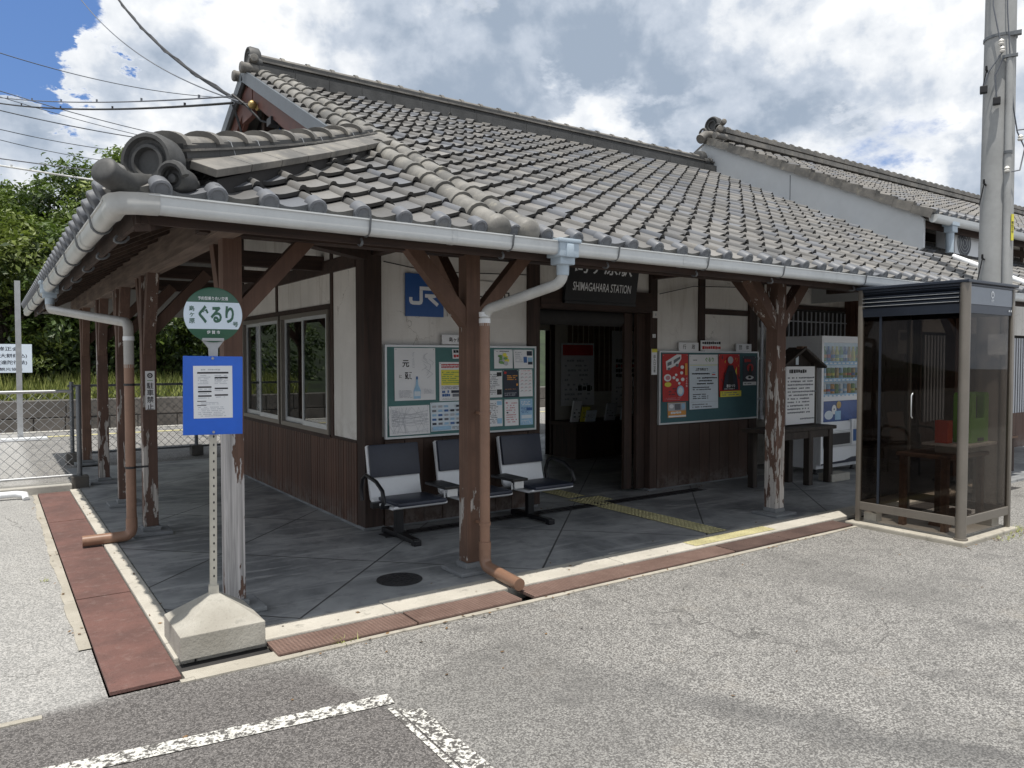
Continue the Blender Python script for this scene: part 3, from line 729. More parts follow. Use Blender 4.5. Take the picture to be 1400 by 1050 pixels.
# walls
w = MB(A['plaster'])
w.box(2.90, 4.55, 6.25, 6.36, .80, 3.15); w.box(4.68, 6.32, 6.25, 6.36, 2.28, 3.15); w.box(6.40, 7.14, 6.25, 6.36, .76, 3.15)
w.box(7.24, 8.10, 6.25, 6.36, .76, 3.15); w.build('plaster_wall', B)
w = MB(A['plaster']); w.box(2.75, 2.86, 6.40, 6.98, .79, 3.4); w.box(2.75, 2.86, 6.98, 11.3, 2.05, 3.4); w.box(2.75, 2.86, 10.08, 11.3, .79, 2.05); w.build('plaster_wall', B)
w = MB(A['plaster']); w.box(8.25, 11.4, 6.9, 7.0, 0, 3.4); w.box(8.20, 8.249, 6.37, 6.9, 0, 3.4); w.build('plaster_wall', B)
w = MB(A['boards']); rnd = random.Random(2)
def boards(mb, x0, x1, y, z0, z1, pitch, axis='x', out=-1, gap=.006):
    n = max(1, int(round((x1-x0)/pitch))); p = (x1-x0)/n
    for i in range(n):
        k = rnd.uniform(0, .003); a, b = x0+i*p+gap/2, x0+(i+1)*p-gap/2
        if axis == 'x': mb.box(a, b, y+out*(.022+k), y, z0, z1)
        else: mb.box(y+out*(.022+k), y, a, b, z0, z1)
w2 = MB(A['boards']); boards(w, 2.93, 4.54, 6.25, .02, .80, .19); boards(w2, 6.42, 8.08, 6.25, .02, .755, .19)
w.box(2.9, 4.55, 6.25, 6.36, 0, .80)
w.build('wainscot', B); w = w2; w.box(6.4, 8.1, 6.25, 6.36, 0, .76); w.build('wainscot', B)
w = MB(A['boards_side']); boards(w, 6.38, 11.3, 2.75, .03, .775, .062, 'y', gap=.010); w.box(2.75, 2.86, 6.36, 11.3, 0, .78)
w.build('wainscot', B)
class Each:
    """every box becomes a part of its own"""
    def __init__(s, name, mat, par, bev=.004): s.a = (name, mat, par, bev)
    def box(s, *k):
        m = MB(A[s.a[1]]); m.box(*k); return m.build(s.a[0], s.a[2], bevel=s.a[3])
ft = Each('footing', 'base', B); ft.box(2.735, 4.68, 6.24, 6.4, 0, .028); ft.box(2.735, 2.86, 6.4, 11.3, 0, .026); ft.box(6.3, 8.2, 6.24, 6.4, 0, .027)
tm = Each('wall_post', 'timber', B)
tm.box(2.735, 2.905, 6.215, 6.40, .03, 3.2)
tm.box(4.54, 4.69, 6.215, 6.38, .03, 3.0); tm.box(6.29, 6.405, 6.215, 6.38, .03, 3.0)
tm.box(7.135, 7.245, 6.225, 6.36, .755, 3.1); tm.box(8.09, 8.25, 6.215, 6.38, .03, 3.1)
tm.box(2.735, 2.87, 6.97, 7.03, .78, 3.2); tm.box(2.737, 2.87, 8.66, 8.73, 2.08, 2.40); tm.box(2.736, 2.87, 10.05, 10.15, .78, 3.2); tm.box(2.736, 2.9, 11.2, 11.32, 0, 3.3)
tm.box(9.2, 9.27, 6.87, 6.99, 2.0, 3.2)
tm.box(11.38, 11.46, 6.9, 7.02, 0, 3.2)
tr = Each('wall_rail', 'timber_x', B)
tr.box(4.69, 6.29, 6.19, 6.37, 2.075, 2.30); tr.box(7.245, 8.09, 6.232, 6.36, 2.095, 2.165); tr.box(2.905, 8.09, 6.21, 6.35, 2.66, 2.82)
tr.box(2.905, 4.54, 6.225, 6.3, .795, .835); tr.box(6.405, 8.09, 6.226, 6.3, .750, .785)
tr.box(2.733, 2.87, 7.03, 10.05, 2.03, 2.085); tr.box(2.728, 2.87, 6.40, 11.2, 2.38, 2.51); tr.box(2.73, 2.86, 6.40, 6.97, .775, .80); tr.box(2.725, 2.87, 7.03, 10.05, .755, .80)
tr.box(8.25, 11.38, 6.86, 6.98, 2.30, 2.36)
# gable end
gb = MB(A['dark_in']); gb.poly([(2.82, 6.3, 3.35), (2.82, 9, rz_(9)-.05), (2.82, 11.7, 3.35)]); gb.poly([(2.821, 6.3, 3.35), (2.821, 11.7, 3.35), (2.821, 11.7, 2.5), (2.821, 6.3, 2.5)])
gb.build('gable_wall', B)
gp = MB(A['timber'])
for y in (7.6, 8.3, 9.0, 9.7, 10.4): gp.box(2.70, 2.81, y-.05, y+.05, 3.3, rz_(9)-abs(y-9)*.5-.1)
gp.box(2.69, 2.80, 7.0, 11, 3.62, 3.76); gp.build('gable_post', B)
bb = MB(A['barge'])
for s_ in (-1, 1):
    y1 = 9+s_*2.75
    bb.bar((2.55, 9, rz_(9)-.16), (2.55, y1, rz_(9)-2.75*.5-.16), .045, .20, up=(0, s_*SL, 1))
    bb.bar((2.60, 9, rz_(9)-.26), (2.60, y1, rz_(9)-2.75*.5-.26), .05, .09, up=(0, s_*SL, 1))
bb.box(2.52, 2.58, 8.8, 9.2, rz_(9)-.5, rz_(9)-.15)
bb.build('barge_board', B)
vg = MB(A['verge'])
for s_ in (-1, 1):
    y1 = 9+s_*2.72; vg.bar((2.478, 9, rz_(9)-.005), (2.478, y1, rz_(9)-2.72*.5-.005), .035, .13, up=(0, s_*SL, 1))
vg.build('verge_edge', B)
# ridges
def barrel_row(x, y0, y1, off, r):
    m = MB(A['barrel']); L = (y1-y0)/CO; n = int(L/.25); k = L/n
    for i in range(n):
        a = V((x+random.gauss(0, .002), y0, rz_(y0)))+FS*(i*k)+V((0, -SI, CO))*(off); b = a+FS*(k*.99)
        rr = r+random.gauss(0, .0015)
        m.tube([a, a+FS*.03, a+FS*.0301, b], [rr+.013, rr+.013, rr+.001, rr-.005], 16)
    c = V((x, y0, rz_(y0)))+V((0, -SI, CO))*off
    m.lathe(c, -FS, [(r+.012, -.03), (r+.012, .012), (r+.004, .03), (r*.7, .052), (r*.35, .062), (0, .064)], 16)
    return m.build('barrel_tile_row', B, smooth=40)
barrel_row(2.655, 3.99, 8.92, .050, .080); barrel_row(2.885, 3.99, 8.92, .050, .080)
mr = MB(A['ridge']); zt = rz_(9)
for i, (wd, h0, h1) in enumerate(((.44, -.06, .07), (.32, .073, .13), (.37, .133, .152), (.28, .155, .205))):
    x = 2.60
    while x < 10.45:
        ln = min(.42, 10.48-x); mr.box(x, x+ln-.004, 9-wd/2+random.gauss(0, .002), 9+wd/2, zt+h0, zt+h1, A['ridge_dk'] if i != 2 else None); x += ln
x = 2.62
while x < 10.2:
    mr.tube([(x, 9, zt+.215), (x+.31, 9, zt+.215)], .062, 14); mr.tube([(x-.022, 9, zt+.217), (x+.022, 9, zt+.217)], .075, 14); x += .31
mr.build('main_ridge', B, smooth=40)
def ogre_tile(name, c, f, s, parent, mat=None):
    """moulded end tile of a ridge: ringed disc, scroll either side, facing f"""
    m = MB(A[mat or 'ridge_dk']); c = V(c); f = V(f).normalized(); r = f.cross(Z)
    m.lathe(c-f*.05*s, f, [(.11*s, -.05*s), (.135*s, -.03*s), (.14*s, .06*s), (.128*s, .085*s), (.112*s, .085*s), (.102*s, .065*s), (.088*s, .06*s), (.080*s, .075*s), (.066*s, .075*s), (.058*s, .05*s), (0, .045*s)], 28)
    for sg in (-1, 1):
        q = c+r*sg*.135*s-Z*.085*s
        m.lathe(q-f*.05*s, f, [(.055*s, -.04*s), (.062*s, 0), (.062*s, .07*s), (.05*s, .085*s), (.04*s, .07*s), (.026*s, .07*s), (.02*s, .085*s), (0, .088*s)], 18)
        pts = []
        for i in range(12):
            a = math.pi*(1.45-.13*i); rr = (.035+.004*i)*s
            pts.append(q+f*.05*s+r*sg*(math.cos(a)*rr)+Z*(math.sin(a)*rr))
        m.tube(pts, [.012*s+.0006*i*s for i in range(12)], 7)
        m.tube([c+f*.03*s+r*sg*.02*s-Z*.11*s, c+f*.035*s+r*sg*.07*s-Z*.125*s, c+f*.03*s+r*sg*.12*s-Z*.15*s], [.02*s, .024*s, .012*s], 8)
    m.obox(c-f*.06*s-Z*.12*s, (r, f, Z), (.135*s, .03*s, .035*s))
    return m.build(name, parent, smooth=40)
ogre_tile('ridge_end_tile', (2.56, 9, zt+.20), (-1, 0, 0), 1.0, B)
m = MB(A['ridge'])
for yy in (8.84, 9.16): m = MB(A['ridge']); m.tube([(2.42, yy, zt+.03), (2.68, yy, zt+.03)], .06, 12); m.lathe((2.43, yy, zt+.03), (-1, 0, 0), [(.065, 0), (.065, .015), (.05, .03), (0, .032)], 14); m.build('verge_round_tile', B, smooth=40)
m = MB(A['ridge'])
m.tube([(2.50, 8.86, zt+.13), (2.62, 8.86, zt+.13)], .045, 12); m.lathe((2.55, 8.80, zt+.14), (-.3, -1, 0), [(.05, -.06), (.05, .02), (.04, .04), (0, .045)], 14)
m.build('verge_round_tile', B, smooth=40)
ogre_tile('ridge_end_tile', (10.32, 9, zt+.22), (1, 0, 0), .95, B)
# hip ridge rising from the eave corner
hp = MB(A['ridge']); D = V((1, 1, SL)).normalized(); Dh = V((1, 1, 0)).normalized(); Rr = V((1, -1, 0)).normalized()
def hpt(t):                                             # plan position along the hip, t in metres of x
    x = .56+t; return V((x, 4.0+t, 2.33+SL*t))
def lift(t): return .10*max(0, (1.6-t)/1.6)**1.6
ts = [.20+i*.2136 for i in range(10)]
for a, b in zip(ts[:-1], ts[1:]):
    for wd, h0, h1 in ((.27, .0, .042), (.31, .044, .056), (.25, .058, .092), (.29, .094, .106), (.21, .108, .135)):
        pa = hpt(a)+Z*((h0+h1)/2+lift(a)); pb = hpt(b)+Z*((h0+h1)/2+lift(b)); hp.bar(pa, pb-(pb-pa)*.006, wd, h1-h0, mat=A['ridge_dk'] if h1-h0 > .02 else None)
    pa = hpt(a)+Z*(.125+lift(a)); pb = hpt(b)+Z*(.125+lift(b)); d = (pb-pa).normalized()
    u = Rr.cross(d).normalized(); u = u if u.z > 0 else -u; n = 10; vs = []
    for q, rr, rh in ((pa, .128, .078), (pa+d*.045, .128, .076), (pa+d*.0451, .108, .054), (pb, .100, .046)):
        for j in range(n+1):
            an = math.pi*j/n; vs.append(q+Rr*(math.cos(an)*rr)+u*(math.sin(an)*rh))
    fs = [(k*(n+1)+j, k*(n+1)+j+1, (k+1)*(n+1)+j+1, (k+1)*(n+1)+j) for k in range(3) for j in range(n)]
    fs.append(tuple(range(n+1))); fs = [tuple(reversed(q)) for q in fs]; hp.add(vs, fs)
hp.build('hip_ridge', B, smooth=40)
wr = MB(A['galv'])
for i in (1, 2, 4, 5, 7): 
    q = hpt(ts[i]+.09)+Z*lift(ts[i])
    wr.tube([q+Rr*.152+Z*.02, q+Rr*.135+Z*.08, q+Rr*.115+Z*.13, q+Z*.18, q-Rr*.13+Z*.1], .0022, 5)
wr.build('tie_wire', B)
sp_ = MB(A['ridge'])
for i in range(8):
    a, b = .20+i*.25, .20+(i+1)*.25
    pa = hpt(a)+Rr*.215+Z*(.045+lift(a)*.45); pb = hpt(b-.004)+Rr*.215+Z*(.045+lift(b)*.45)
    sp_.bar(pa, pb, .145, .042, up=(.25, -.25, 1))
sp_.build('hip_side_course', B, bevel=.004)
mo = MB(A['dark_in'])
for i in range(8):
    a, b = .26+i*.245, .26+(i+1)*.245
    mo.bar(hpt(a)+Rr*.16+Z*(-.05), hpt(b)+Rr*.16+Z*(-.05), .18, .13)
mo.build('hip_mortar', B)
ogre_tile('hip_end_tile', hpt(.115)+Z*.135, (-1, -1, -.05), 1.06, B)
ct = MB(A['ridge_dk']); ct.tube([hpt(.26)+Z*.05, hpt(.12)+Z*.03, hpt(0)+Z*.05, hpt(-.075)+Z*.095, hpt(-.115)+Z*.135, hpt(-.122)+Z*.142, hpt(-.126)+Z*.146], [.036, .046, .054, .060, .064, .056, .030], 18)
ct.tube([hpt(.22)+Rr*.16+Z*.0, hpt(.10)+Rr*.07+Z*.01, hpt(.0)+Z*.0], [.03, .04, .03], 10)
ct.build('corner_round_tile', B, smooth=60)
# ---- gutters
def gutter(p, q, mat, wr_=.043, sd=.043, name='gutter'):
    m = MB(A[mat]); p = V(p); q = V(q); d = (q-p).normalized(); r = d.cross(Z).normalized(); pr = []
    for i in range(11):
        a = math.pi+math.pi*i/10; pr.append((math.cos(a)*wr_, math.sin(a)*wr_))
    if mat == 'gutter': pr = [(-wr_, 0), (-wr_*.97, -wr_*.5), (-wr_*.86, -wr_*.84), (-wr_*.6, -wr_*1.02), (0, -wr_*1.06), (wr_*.6, -wr_*1.02), (wr_*.86, -wr_*.84), (wr_*.97, -wr_*.5), (wr_, 0)]
    out = [(-wr_-.007, sd), (-wr_-.007, sd-.008), (-wr_, sd-.010)]+pr+[(wr_, sd-.010), (wr_+.007, sd-.008), (wr_+.007, sd)]
    inn = [(wr_-.003, sd)]+[(a*.94, b*.94) for a, b in reversed(pr)]+[(-wr_+.003, sd)]
    loop = out+inn; n = len(loop)
    vs = [p+r*a+Z*b for a, b in loop]+[q+r*a+Z*b for a, b in loop]
    m.add(vs, [(i, i+n, (i+1) % n+n, (i+1) % n) for i in range(n)])
    return m.build(name, B, smooth=40)
def collar(c, d, mat='gutter', wr_=.0455, sd=.044, ln=.018):
    c = V(c); d = V(d).normalized(); return gutter(c-d*ln, c+d*ln, mat, wr_, sd, 'gutter_joint')
GZ = 2.283
gutter((.63, 3.935, GZ), (10.9, 3.935, GZ), 'gutter'); gutter((.505, 4.06, GZ-.02), (.505, 14.15, GZ-.02), 'gutter_old')
m = MB(A['gutter_old']); sec = [(-.051, .044), (-.045, .033), (-.045, 0), (-.043, -.022), (-.034, -.039), (-.017, -.047), (0, -.048), (.017, -.047), (.034, -.039), (.043, -.022), (.045, 0), (.045, .033), (.051, .044)]
vs = []; path = [(.68, 3.935, 0), (.585, 3.935, 0), (.535, 3.943, .5), (.512, 3.966, 1.07), (.505, 4.01, 1.57), (.505, 4.12, 1.57)]
for k, (px, py, an) in enumerate(path):
    o = V((math.sin(an), math.cos(an), 0)) if False else V((-math.sin(an), -math.cos(an), 0))
    for a_, b_ in sec: vs.append(V((px, py, GZ-.02*k/5))+o*a_*1.03+Z*b_*1.03)
n = len(sec); m.add(vs, [(k*n+j, k*n+j+1, (k+1)*n+j+1, (k+1)*n+j) for k in range(len(path)-1) for j in range(n-1)])
m.build('gutter_corner', B, smooth=50)
for x in (2.3, 4.3, 6.3, 8.3): collar((x, 3.935, GZ), X_)
for y in (5.2, 7.1, 9.6, 11.7): collar((.505, y, GZ-.02), Y_, 'gutter_old')
def bracket(c, inward):
    m = MB(A['galv_dk']); c = V(c); i_ = V(inward); pts = []
    pts.append(c+i_*-.060+Z*.052); 
    for k in range(9):
        a = math.pi+math.pi*k/8; pts.append(c+i_*(math.cos(a)*.050)+Z*(math.sin(a)*.050))
    pts.append(c+i_*.075+Z*.03)
    m.tube(pts, .006, 6); m.tube([c+i_*.06+Z*.0+i_*(.035+.035*math.cos(2.2+k*.6))-Z*(.045+.04*math.sin(2.2+k*.6)*-1 if False else .05-.04*math.sin(math.pi+k*.45)) for k in range(8)], .007, 6)
    m.build('gutter_bracket', B, smooth=60)
for x in (1.75, 2.72, 3.62, 4.55, 5.5, 6.75, 7.9, 9.1): bracket((x, 3.935, GZ), Y_)
for y in (4.55, 5.35, 6.2, 7.1, 8.0, 9.7, 11, 12.4): bracket((.505, y, GZ-.02), X_)
# ---- downpipes
def hopper(c, parent):
    m = MB(A['hopper']); c = V(c)
    m.obox(c+Z*.085, (X_, Y_, Z), (.095, .085, .014)); m.obox(c+Z*.03, (X_, Y_, Z), (.082, .074, .052))
    m.obox(c-Z*.04, (X_, Y_, Z), (.062, .056, .030)); m.obox(c+V((0, -.074, .02)), (X_, Y_, Z), (.03, .012, .045)); m.lathe(c-Z*.14, Z, [(.042, 0), (.044, .07), (.05, .08)], 16)
    return m.build('rain_hopper', parent, bevel=.008, smooth=40)
def pipe_(pts, r, mat, name='pipe', parent=None):
    pts = [V(p) for p in pts]; out = [pts[0]]
    for i in range(1, len(pts)-1):
        a = (pts[i-1]-pts[i]).normalized(); b = (pts[i+1]-pts[i]).normalized(); k = .07
        for j in range(7):
            u = j/6; out.append((pts[i]+a*k)*(1-u)**2+pts[i]*2*u*(1-u)+(pts[i]+b*k)*u*u)
    out.append(pts[-1]); m = MB(A[mat]); m.tube(out, r, 14)
    return m.build(name, parent, smooth=50)
dp = MB(A['pipe_brown']); dp.tube([(2.885, 4.475, .16), (2.885, 4.475, 1.80)], .037, 16); D1 = dp.build('downpipe', B, smooth=50)
D1['label'] = 'orange brown downpipe beside the front post, grey at its top'
hopper((3.17, 3.95, 2.245), D1)
pipe_([(3.17, 3.95, 2.13), (3.17, 3.95, 2.06), (2.885, 4.475, 1.89), (2.885, 4.475, 1.78)], .037, 'gutter_old', 'upper_pipe', D1)
m = MB(A['white'])
for z in (1.80, 1.845): m.lathe((2.885, 4.475, z), Z, [(.0415, 0), (.0415, .032)], 16)
m.build('pipe_collar', D1)
pipe_([(2.885, 4.475, .2), (2.885, 4.475, .065), (2.865, 4.02, .045)], .042, 'pipe_brown', 'pipe_shoe', D1)
m = MB(A['pipe_brown'])
for z in (.36, 1.15): m.lathe((2.885, 4.475, z), Z, [(.043, 0), (.043, .02)], 16); m.box(2.875, 2.895, 4.48, 4.6, z, z+.018)
m.lathe((2.885, 4.475, .19), Z, [(.044, 0), (.044, .05)], 16); m.build('pipe_clip', D1)
dp = MB(A['pipe_brown']); dp.tube([(.965, 7.02, .1), (.965, 7.02, 1.50)], .040, 16); D2 = dp.build('downpipe', B, smooth=50)
D2['label'] = 'downpipe along the side veranda, grey above and orange brown below'
hopper((.52, 9.0, 2.235), D2)
pipe_([(.52, 9.0, 2.12), (.52, 9.0, 2.05), (.965, 7.02, 1.85), (.965, 7.02, 1.47)], .040, 'pipe_grey', 'upper_pipe', D2)
m = MB(A['white']); m.lathe((.965, 7.02, 1.70), Z, [(.044, 0), (.044, .035)], 16); m.build('pipe_collar', D2)
pipe_([(.965, 7.02, .2), (.965, 7.02, .05), (.60, 7.04, .045)], .045, 'pipe_brown', 'pipe_shoe', D2)
m = MB(A['iron']); m.lathe((.965, 7.02, .62), Z, [(.044, 0), (.044, .018)], 16); m.lathe((.965, 7.02, 1.32), Z, [(.044, 0), (.044, .018)], 16); m.box(.97, 1.1, 7.01, 7.03, .62, .635); m.build('pipe_clip', D2)
# ---- side windows
def window(y0, y1):
    fr = MB(A['alu_brown']); x = 2.745
    for a, b, c_, d_ in ((y0, y1, .80, .845), (y0, y1, 1.985, 2.03), (y0, y0+.04, .845, 1.985), (y1-.04, y1, .845, 1.985)): fr.box(x-.03, x+.07, a, b, c_, d_)
    F = fr.build('window', B); ym = (y0+y1)/2
    for k, (a, b, xo) in enumerate(((y0+.04, ym+.03, -.012), (ym-.03, y1-.04, .022))):
        s_ = MB(A['alu']); xx = x+xo
        for p0, p1, q0, q1 in ((a, b, .845, .895), (a, b, 1.95, 1.985), (a, a+.035, .895, 1.95), (b-.035, b, .895, 1.95)): s_.box(xx-.012, xx+.012, p0, p1, q0, q1)
        S_ = s_.build('sash', F)
        g_ = MB(A['glass_win']); g_.box(xx-.003, xx+.003, a+.03, b-.03, .89, 1.955); g_.build('pane', F)
window(7.04, 8.50); window(8.56, 10.04)
bl_ = MB(A['dark_in']); bl_.box(2.92, 2.95, 9.0, 9.6, .9, 1.5); bl_.build('window_screen', B)
blind = MB(A['inner_wall'])
for i in range(22): blind.obox((2.88, 7.22, .98+i*.045), ((1, 0, .6), Y_, (-.6, 0, 1)), (.014, .16, .002))
blind.build('window_blind', B)
# ---- interior
iw = MB(A['inner_wall'])
iw.box(3.95, 4.05, 6.37, 9.5, 0, 3.1); iw.box(2.87, 5.3, 9.5, 9.6, 0, 3.1); iw.box(7.36, 10.4, 9.5, 9.6, 0, 3.1); iw.box(5.3, 7.36, 9.5, 9.6, 2.0, 3.1); iw.box(10.3, 10.4, 7.0, 9.5, 0, 3.1); iw.box(8.2, 10.4, 7.0, 7.06, 0, 3.1)
iw.box(2.87, 3.95, 10.2, 10.3, 0, 3.1)
iw.build('inner_wall', B)
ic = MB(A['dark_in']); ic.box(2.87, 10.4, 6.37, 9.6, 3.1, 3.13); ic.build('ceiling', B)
ir = MB(A['wood_mid'])
for i in range(3, 24): ir.box(7.46+i*.115, 7.385+i*.115, 9.478, 9.5, 1.0, 2.6)
ir.build('inner_panelling', B); gj = Each('gate_post', 'timber', B); gj.box(5.2, 5.3, 9.46, 9.62, 0, 2.1); gj.box(7.36, 7.44, 9.46, 9.62, 0, 2.1)
dr = MB(A['timber']); dr.box(6.16, 6.285, 6.30, 6.35, .03, 2.07); dr.box(6.02, 6.14, 6.36, 6.40, .03, 2.07); dr.build('sliding_door', B)
sr = MB(A['dark_in']); sr.tube([(4.72, 6.45, 2.0), (6.28, 6.45, 2.0)], .085, 16); sr.build('shutter_roll', B, smooth=50)
# recess by the vending machine
rs = MB(A['dark_in']); rs.box(9.7, 11.3, 6.84, 6.9, 1.84, 2.29); R_ = rs.build('window', B)
m = MB(A['lattice'])
for i in range(14): m.box(9.76+i*.113, 9.775+i*.113, 6.80, 6.815, 1.86, 2.26)
m.box(9.72, 11.28, 6.80, 6.815, 2.1, 2.115); m.build('window_bars', R_)
bs = MB(A['boards_side']); 
for i in range(12): bs.box(11.36, 11.385, 5.72+i*.098, 5.81+i*.098, 0, 2.6)
boards(bs, 11.42, 16, 5.7, 0, .6, .13); bs.box(11.385, 16, 5.70, 5.8, 0, .6); bs.box(11.385, 11.42, 5.68, 6.9, 0, 2.9); bs.build('wainscot', B)
w = MB(A['plaster']); w.box(11.42, 16, 5.70, 5.8, 1.95, 3.0); w.build('plaster_wall', B)
for x0, x1 in ((11.5, 13.0), (13.9, 15.6)):
    bk_ = MB(A['dark_in']); bk_.box(x0, x1, 5.75, 5.8, .6, 1.95); K_ = bk_.build('window', B); m = MB(A['lattice'])
    n = int((x1-x0)/.095)
    for i in range(n): m.box(x0+i*.095, x0+i*.095+.05, 5.68, 5.70, .56, 1.9)
    m.box(x0, x1, 5.70, 5.715, .75, .78); m.box(x0, x1, 5.70, 5.715, 1.75, 1.78); m.build('window_bars', K_)
w = MB(A['dark_in']); w.box(13.0, 13.9, 5.72, 5.8, .6, 1.95); w.box(15.6, 16, 5.72, 5.8, .6, 1.95); w.build('wall_panel', B)
pp = MB(A['lattice']); pp.tube([(8.32, 6.2, .78), (8.32, 6.2, 2.05)], .02, 10); pp.tube([(8.22, 6.2, 1.02), (8.36, 6.2, 1.02)], .018, 8); pp.tube([(8.22, 6.2, 1.55), (8.36, 6.2, 1.55)], .018, 8); pp.box(8.29, 8.35, 6.18, 6.22, .75, .8); pp.build('wall_conduit', B)
wc = MB(A['cable'])
wc.tube([(2.92, 6.2, 2.42), (3.4, 6.2, 2.36), (4.5, 6.2, 2.40)], .005, 6); wc.tube([(6.42, 6.2, 2.30), (7.0, 6.2, 2.42), (8.0, 6.2, 2.46)], .005, 6); wc.build('wall_cable', B)
# ------------------------------------------------------------------ annex behind
AX = thing('annex_building', 'higher tiled annex with grey sheeted gable rising behind the right end of the station', 'annex', (10.5, 5.9, 0))
def az(y): return 3.52+.49*(y-5.15)
CA = 1/math.sqrt(1+.49**2); AS = V((0, CA, .49*CA))
at_ = MB(A['tile2']); tile_field(at_, (10.56, 5.15, 3.50), X_, AS, 13.0, 18, seed=9); at_.build('roof_tiles', AX, smooth=35)
dk = MB(A['soffit']); slab_poly(dk, [(10.52, 5.2, az(5.2)-.035), (24, 5.2, az(5.2)-.035), (24, 9, az(9)-.035), (10.52, 9, az(9)-.035)], .06); dk.build('roof_boarding', AX)
bk = MB(A['tile2']); slab_poly(bk, [(10.5, 9, az(9)+.02), (24, 9, az(9)+.02), (24, 13, az(5)), (10.5, 13, az(5))], .08); bk.build('rear_roof', AX)
gs = MB(A['gable_sheet'])
P = [(5.22, 3.06), (5.22, az(5.22)-.10), (5.30, az(5.3)-.065), (9, az(9)-.05), (12.8, az(5.2)-.05), (12.8, 2.4), (5.5, 2.4), (5.5, 2.9)]
gs.prism([(-a, b) for a, b in P][::-1], (10.47, 0, 0), (0, -1, 0), Z, (1, 0, 0), .05)
gs.build('gable_sheet', AX)
sm = MB(A['cable_grey']); sm.box(10.464, 10.47, 7.30, 7.308, 3.9, 4.45); sm.build('sheet_joint', AX)
vt = MB(A['ridge'])
i = 0; L = (9-5.1)/CA; n = 15
for i in range(n):
    a = V((10.46, 5.08, az(5.08)+.03))+AS*(i*L/n); b = a+AS*(L/n*1.04)+V((0, 0, -.02))
    vt.bar(a+Z*.02, b, .11, .05, up=(0, -.49, 1)); vt.bar(a+V((-.06, 0, -.03)), b+V((-.06, 0, -.03)), .02, .11, up=(0, -.49, 1))
vt.build('verge_tiles', AX)
ar = MB(A['ridge']); zt2 = az(9)
for i, (wd, h0, h1) in enumerate(((.40, .02, .10), (.30, .103, .135), (.36, .138, .16), (.28, .163, .23))):
    x = 10.75
    while x < 24: ar.box(x, x+.416, 9-wd/2+random.gauss(0, .002), 9+wd/2, zt2+h0, zt2+h1); x += .42
x = 10.75
while x < 24: ar.tube([(x, 9, zt2+.24), (x+.24, 9, zt2+.24)], .055, 12); ar.tube([(x-.03, 9, zt2+.245), (x+.03, 9, zt2+.245)], .07, 12); x += .27
ar.build('annex_ridge', AX, smooth=40)
ogre_tile('ridge_end_tile', (10.62, 9, zt2+.27), (-1, 0, 0), 1.15, AX)
m = MB(A['ridge'])
m.tube([(10.42, 8.78, zt2+.02), (10.7, 8.78, zt2+.02)], .06, 12); m.tube([(10.30, 9, zt2-.02), (10.42, 9, zt2+.06), (10.7, 9, zt2+.10)], .085, 14)
m.lathe((10.52, 8.75, zt2+.14), (-.6, -.8, 0), [(.06, -.06), (.06, .03), (.045, .05), (0, .055)], 14); m.lathe((10.55, 8.70, zt2+.25), (-.6, -.8, 0), [(.05, -.06), (.05, .03), (.035, .05), (0, .055)], 14)
m.build('verge_round_tile', AX, smooth=40)
aw = MB(A['plaster']); aw.box(10.55, 24, 5.95, 6.05, 2.4, 3.7); aw.build('plaster_wall', AX)
at2 = Each('wall_post', 'timber', AX)
for x in (11.6, 12.9, 13.6, 14.4, 15.4, 16.6): at2.box(x, x+.11, 5.93, 6.0, 2.4, 3.6)
at2 = Each('wall_rail', 'timber_x', AX); at2.box(10.55, 24, 5.92, 6.0, 3.38, 3.5); at2.box(10.55, 24, 5.25, 5.28, 3.34, 3.44)
wd = MB(A['dark_in']); wd.box(13.75, 14.35, 5.92, 5.96, 2.9, 3.36); wd.box(14.55, 15.35, 5.92, 5.96, 2.9, 3.36); wd.build('window', AX)
def gut2(p, q):
    m = MB(A['gutter']); p = V(p); q = V(q); d = (q-p).normalized(); r = d.cross(Z); vs = []
    pr = [(-.06, .05)]+[(math.cos(math.pi+math.pi*i/10)*.055, math.sin(math.pi+math.pi*i/10)*.055) for i in range(11)]+[(.06, .05)]
    for c in (p, q): vs += [c+r*a+Z*b for a, b in pr]
    n = len(pr); m.add(vs, [(i, i+n, i+n+1, i+1) for i in range(n-1)]); m.add(vs[:n], [tuple(range(n))])
    return m.build('gutter', AX, smooth=40)
gut2((10.48, 5.10, 3.44), (24, 5.10, 3.44))
m = MB(A['hopper']); m.obox((11.02, 5.12, 3.44), (X_, Y_, Z), (.10, .075, .055)); m.obox((11.02, 5.12, 3.35), (X_, Y_, Z), (.075, .06, .05)); m.lathe((11.02, 5.13, 3.02), Z, [(.05, 0), (.055, .30)], 14); m.build('rain_hopper', AX, bevel=.008)
m = MB(A['white']); m.tube([(11.05, 5.10, rz_(5.10)+.09), (11.10, 4.1, rz_(4.1)+.09)], .04, 12); m.build('roof_pipe', AX, smooth=50)
# air conditioner on the low roof
ac = thing('air_conditioner', 'white air conditioner outdoor unit standing on the low roof below the annex window', 'air conditioner', (12.05, 5.5, 3.0))
m = MB(A['white']); m.box(-.38, .38, -.14, .14, .02, .52); m.build('case', ac, world=False, bevel=.02)
m = MB(A['alu']); 
for r in (.05, .10, .15, .20): m.tube([(-.1+math.cos(i*.2618)*r, -.15, .27+math.sin(i*.2618)*r) for i in range(25)], .004, 5)
m.build('fan_guard', ac, world=False)
m = MB(A['cable_grey']); m.disc((-.1, -.1425, .27), X_, Z, .21); m.build('fan_opening', ac, world=False)
m = MB(A['block']); m.box(-.36, -.28, -.2, .2, -.1, .02); m.box(.28, .36, -.2, .2, -.1, .02); m.build('foot', ac, world=False)

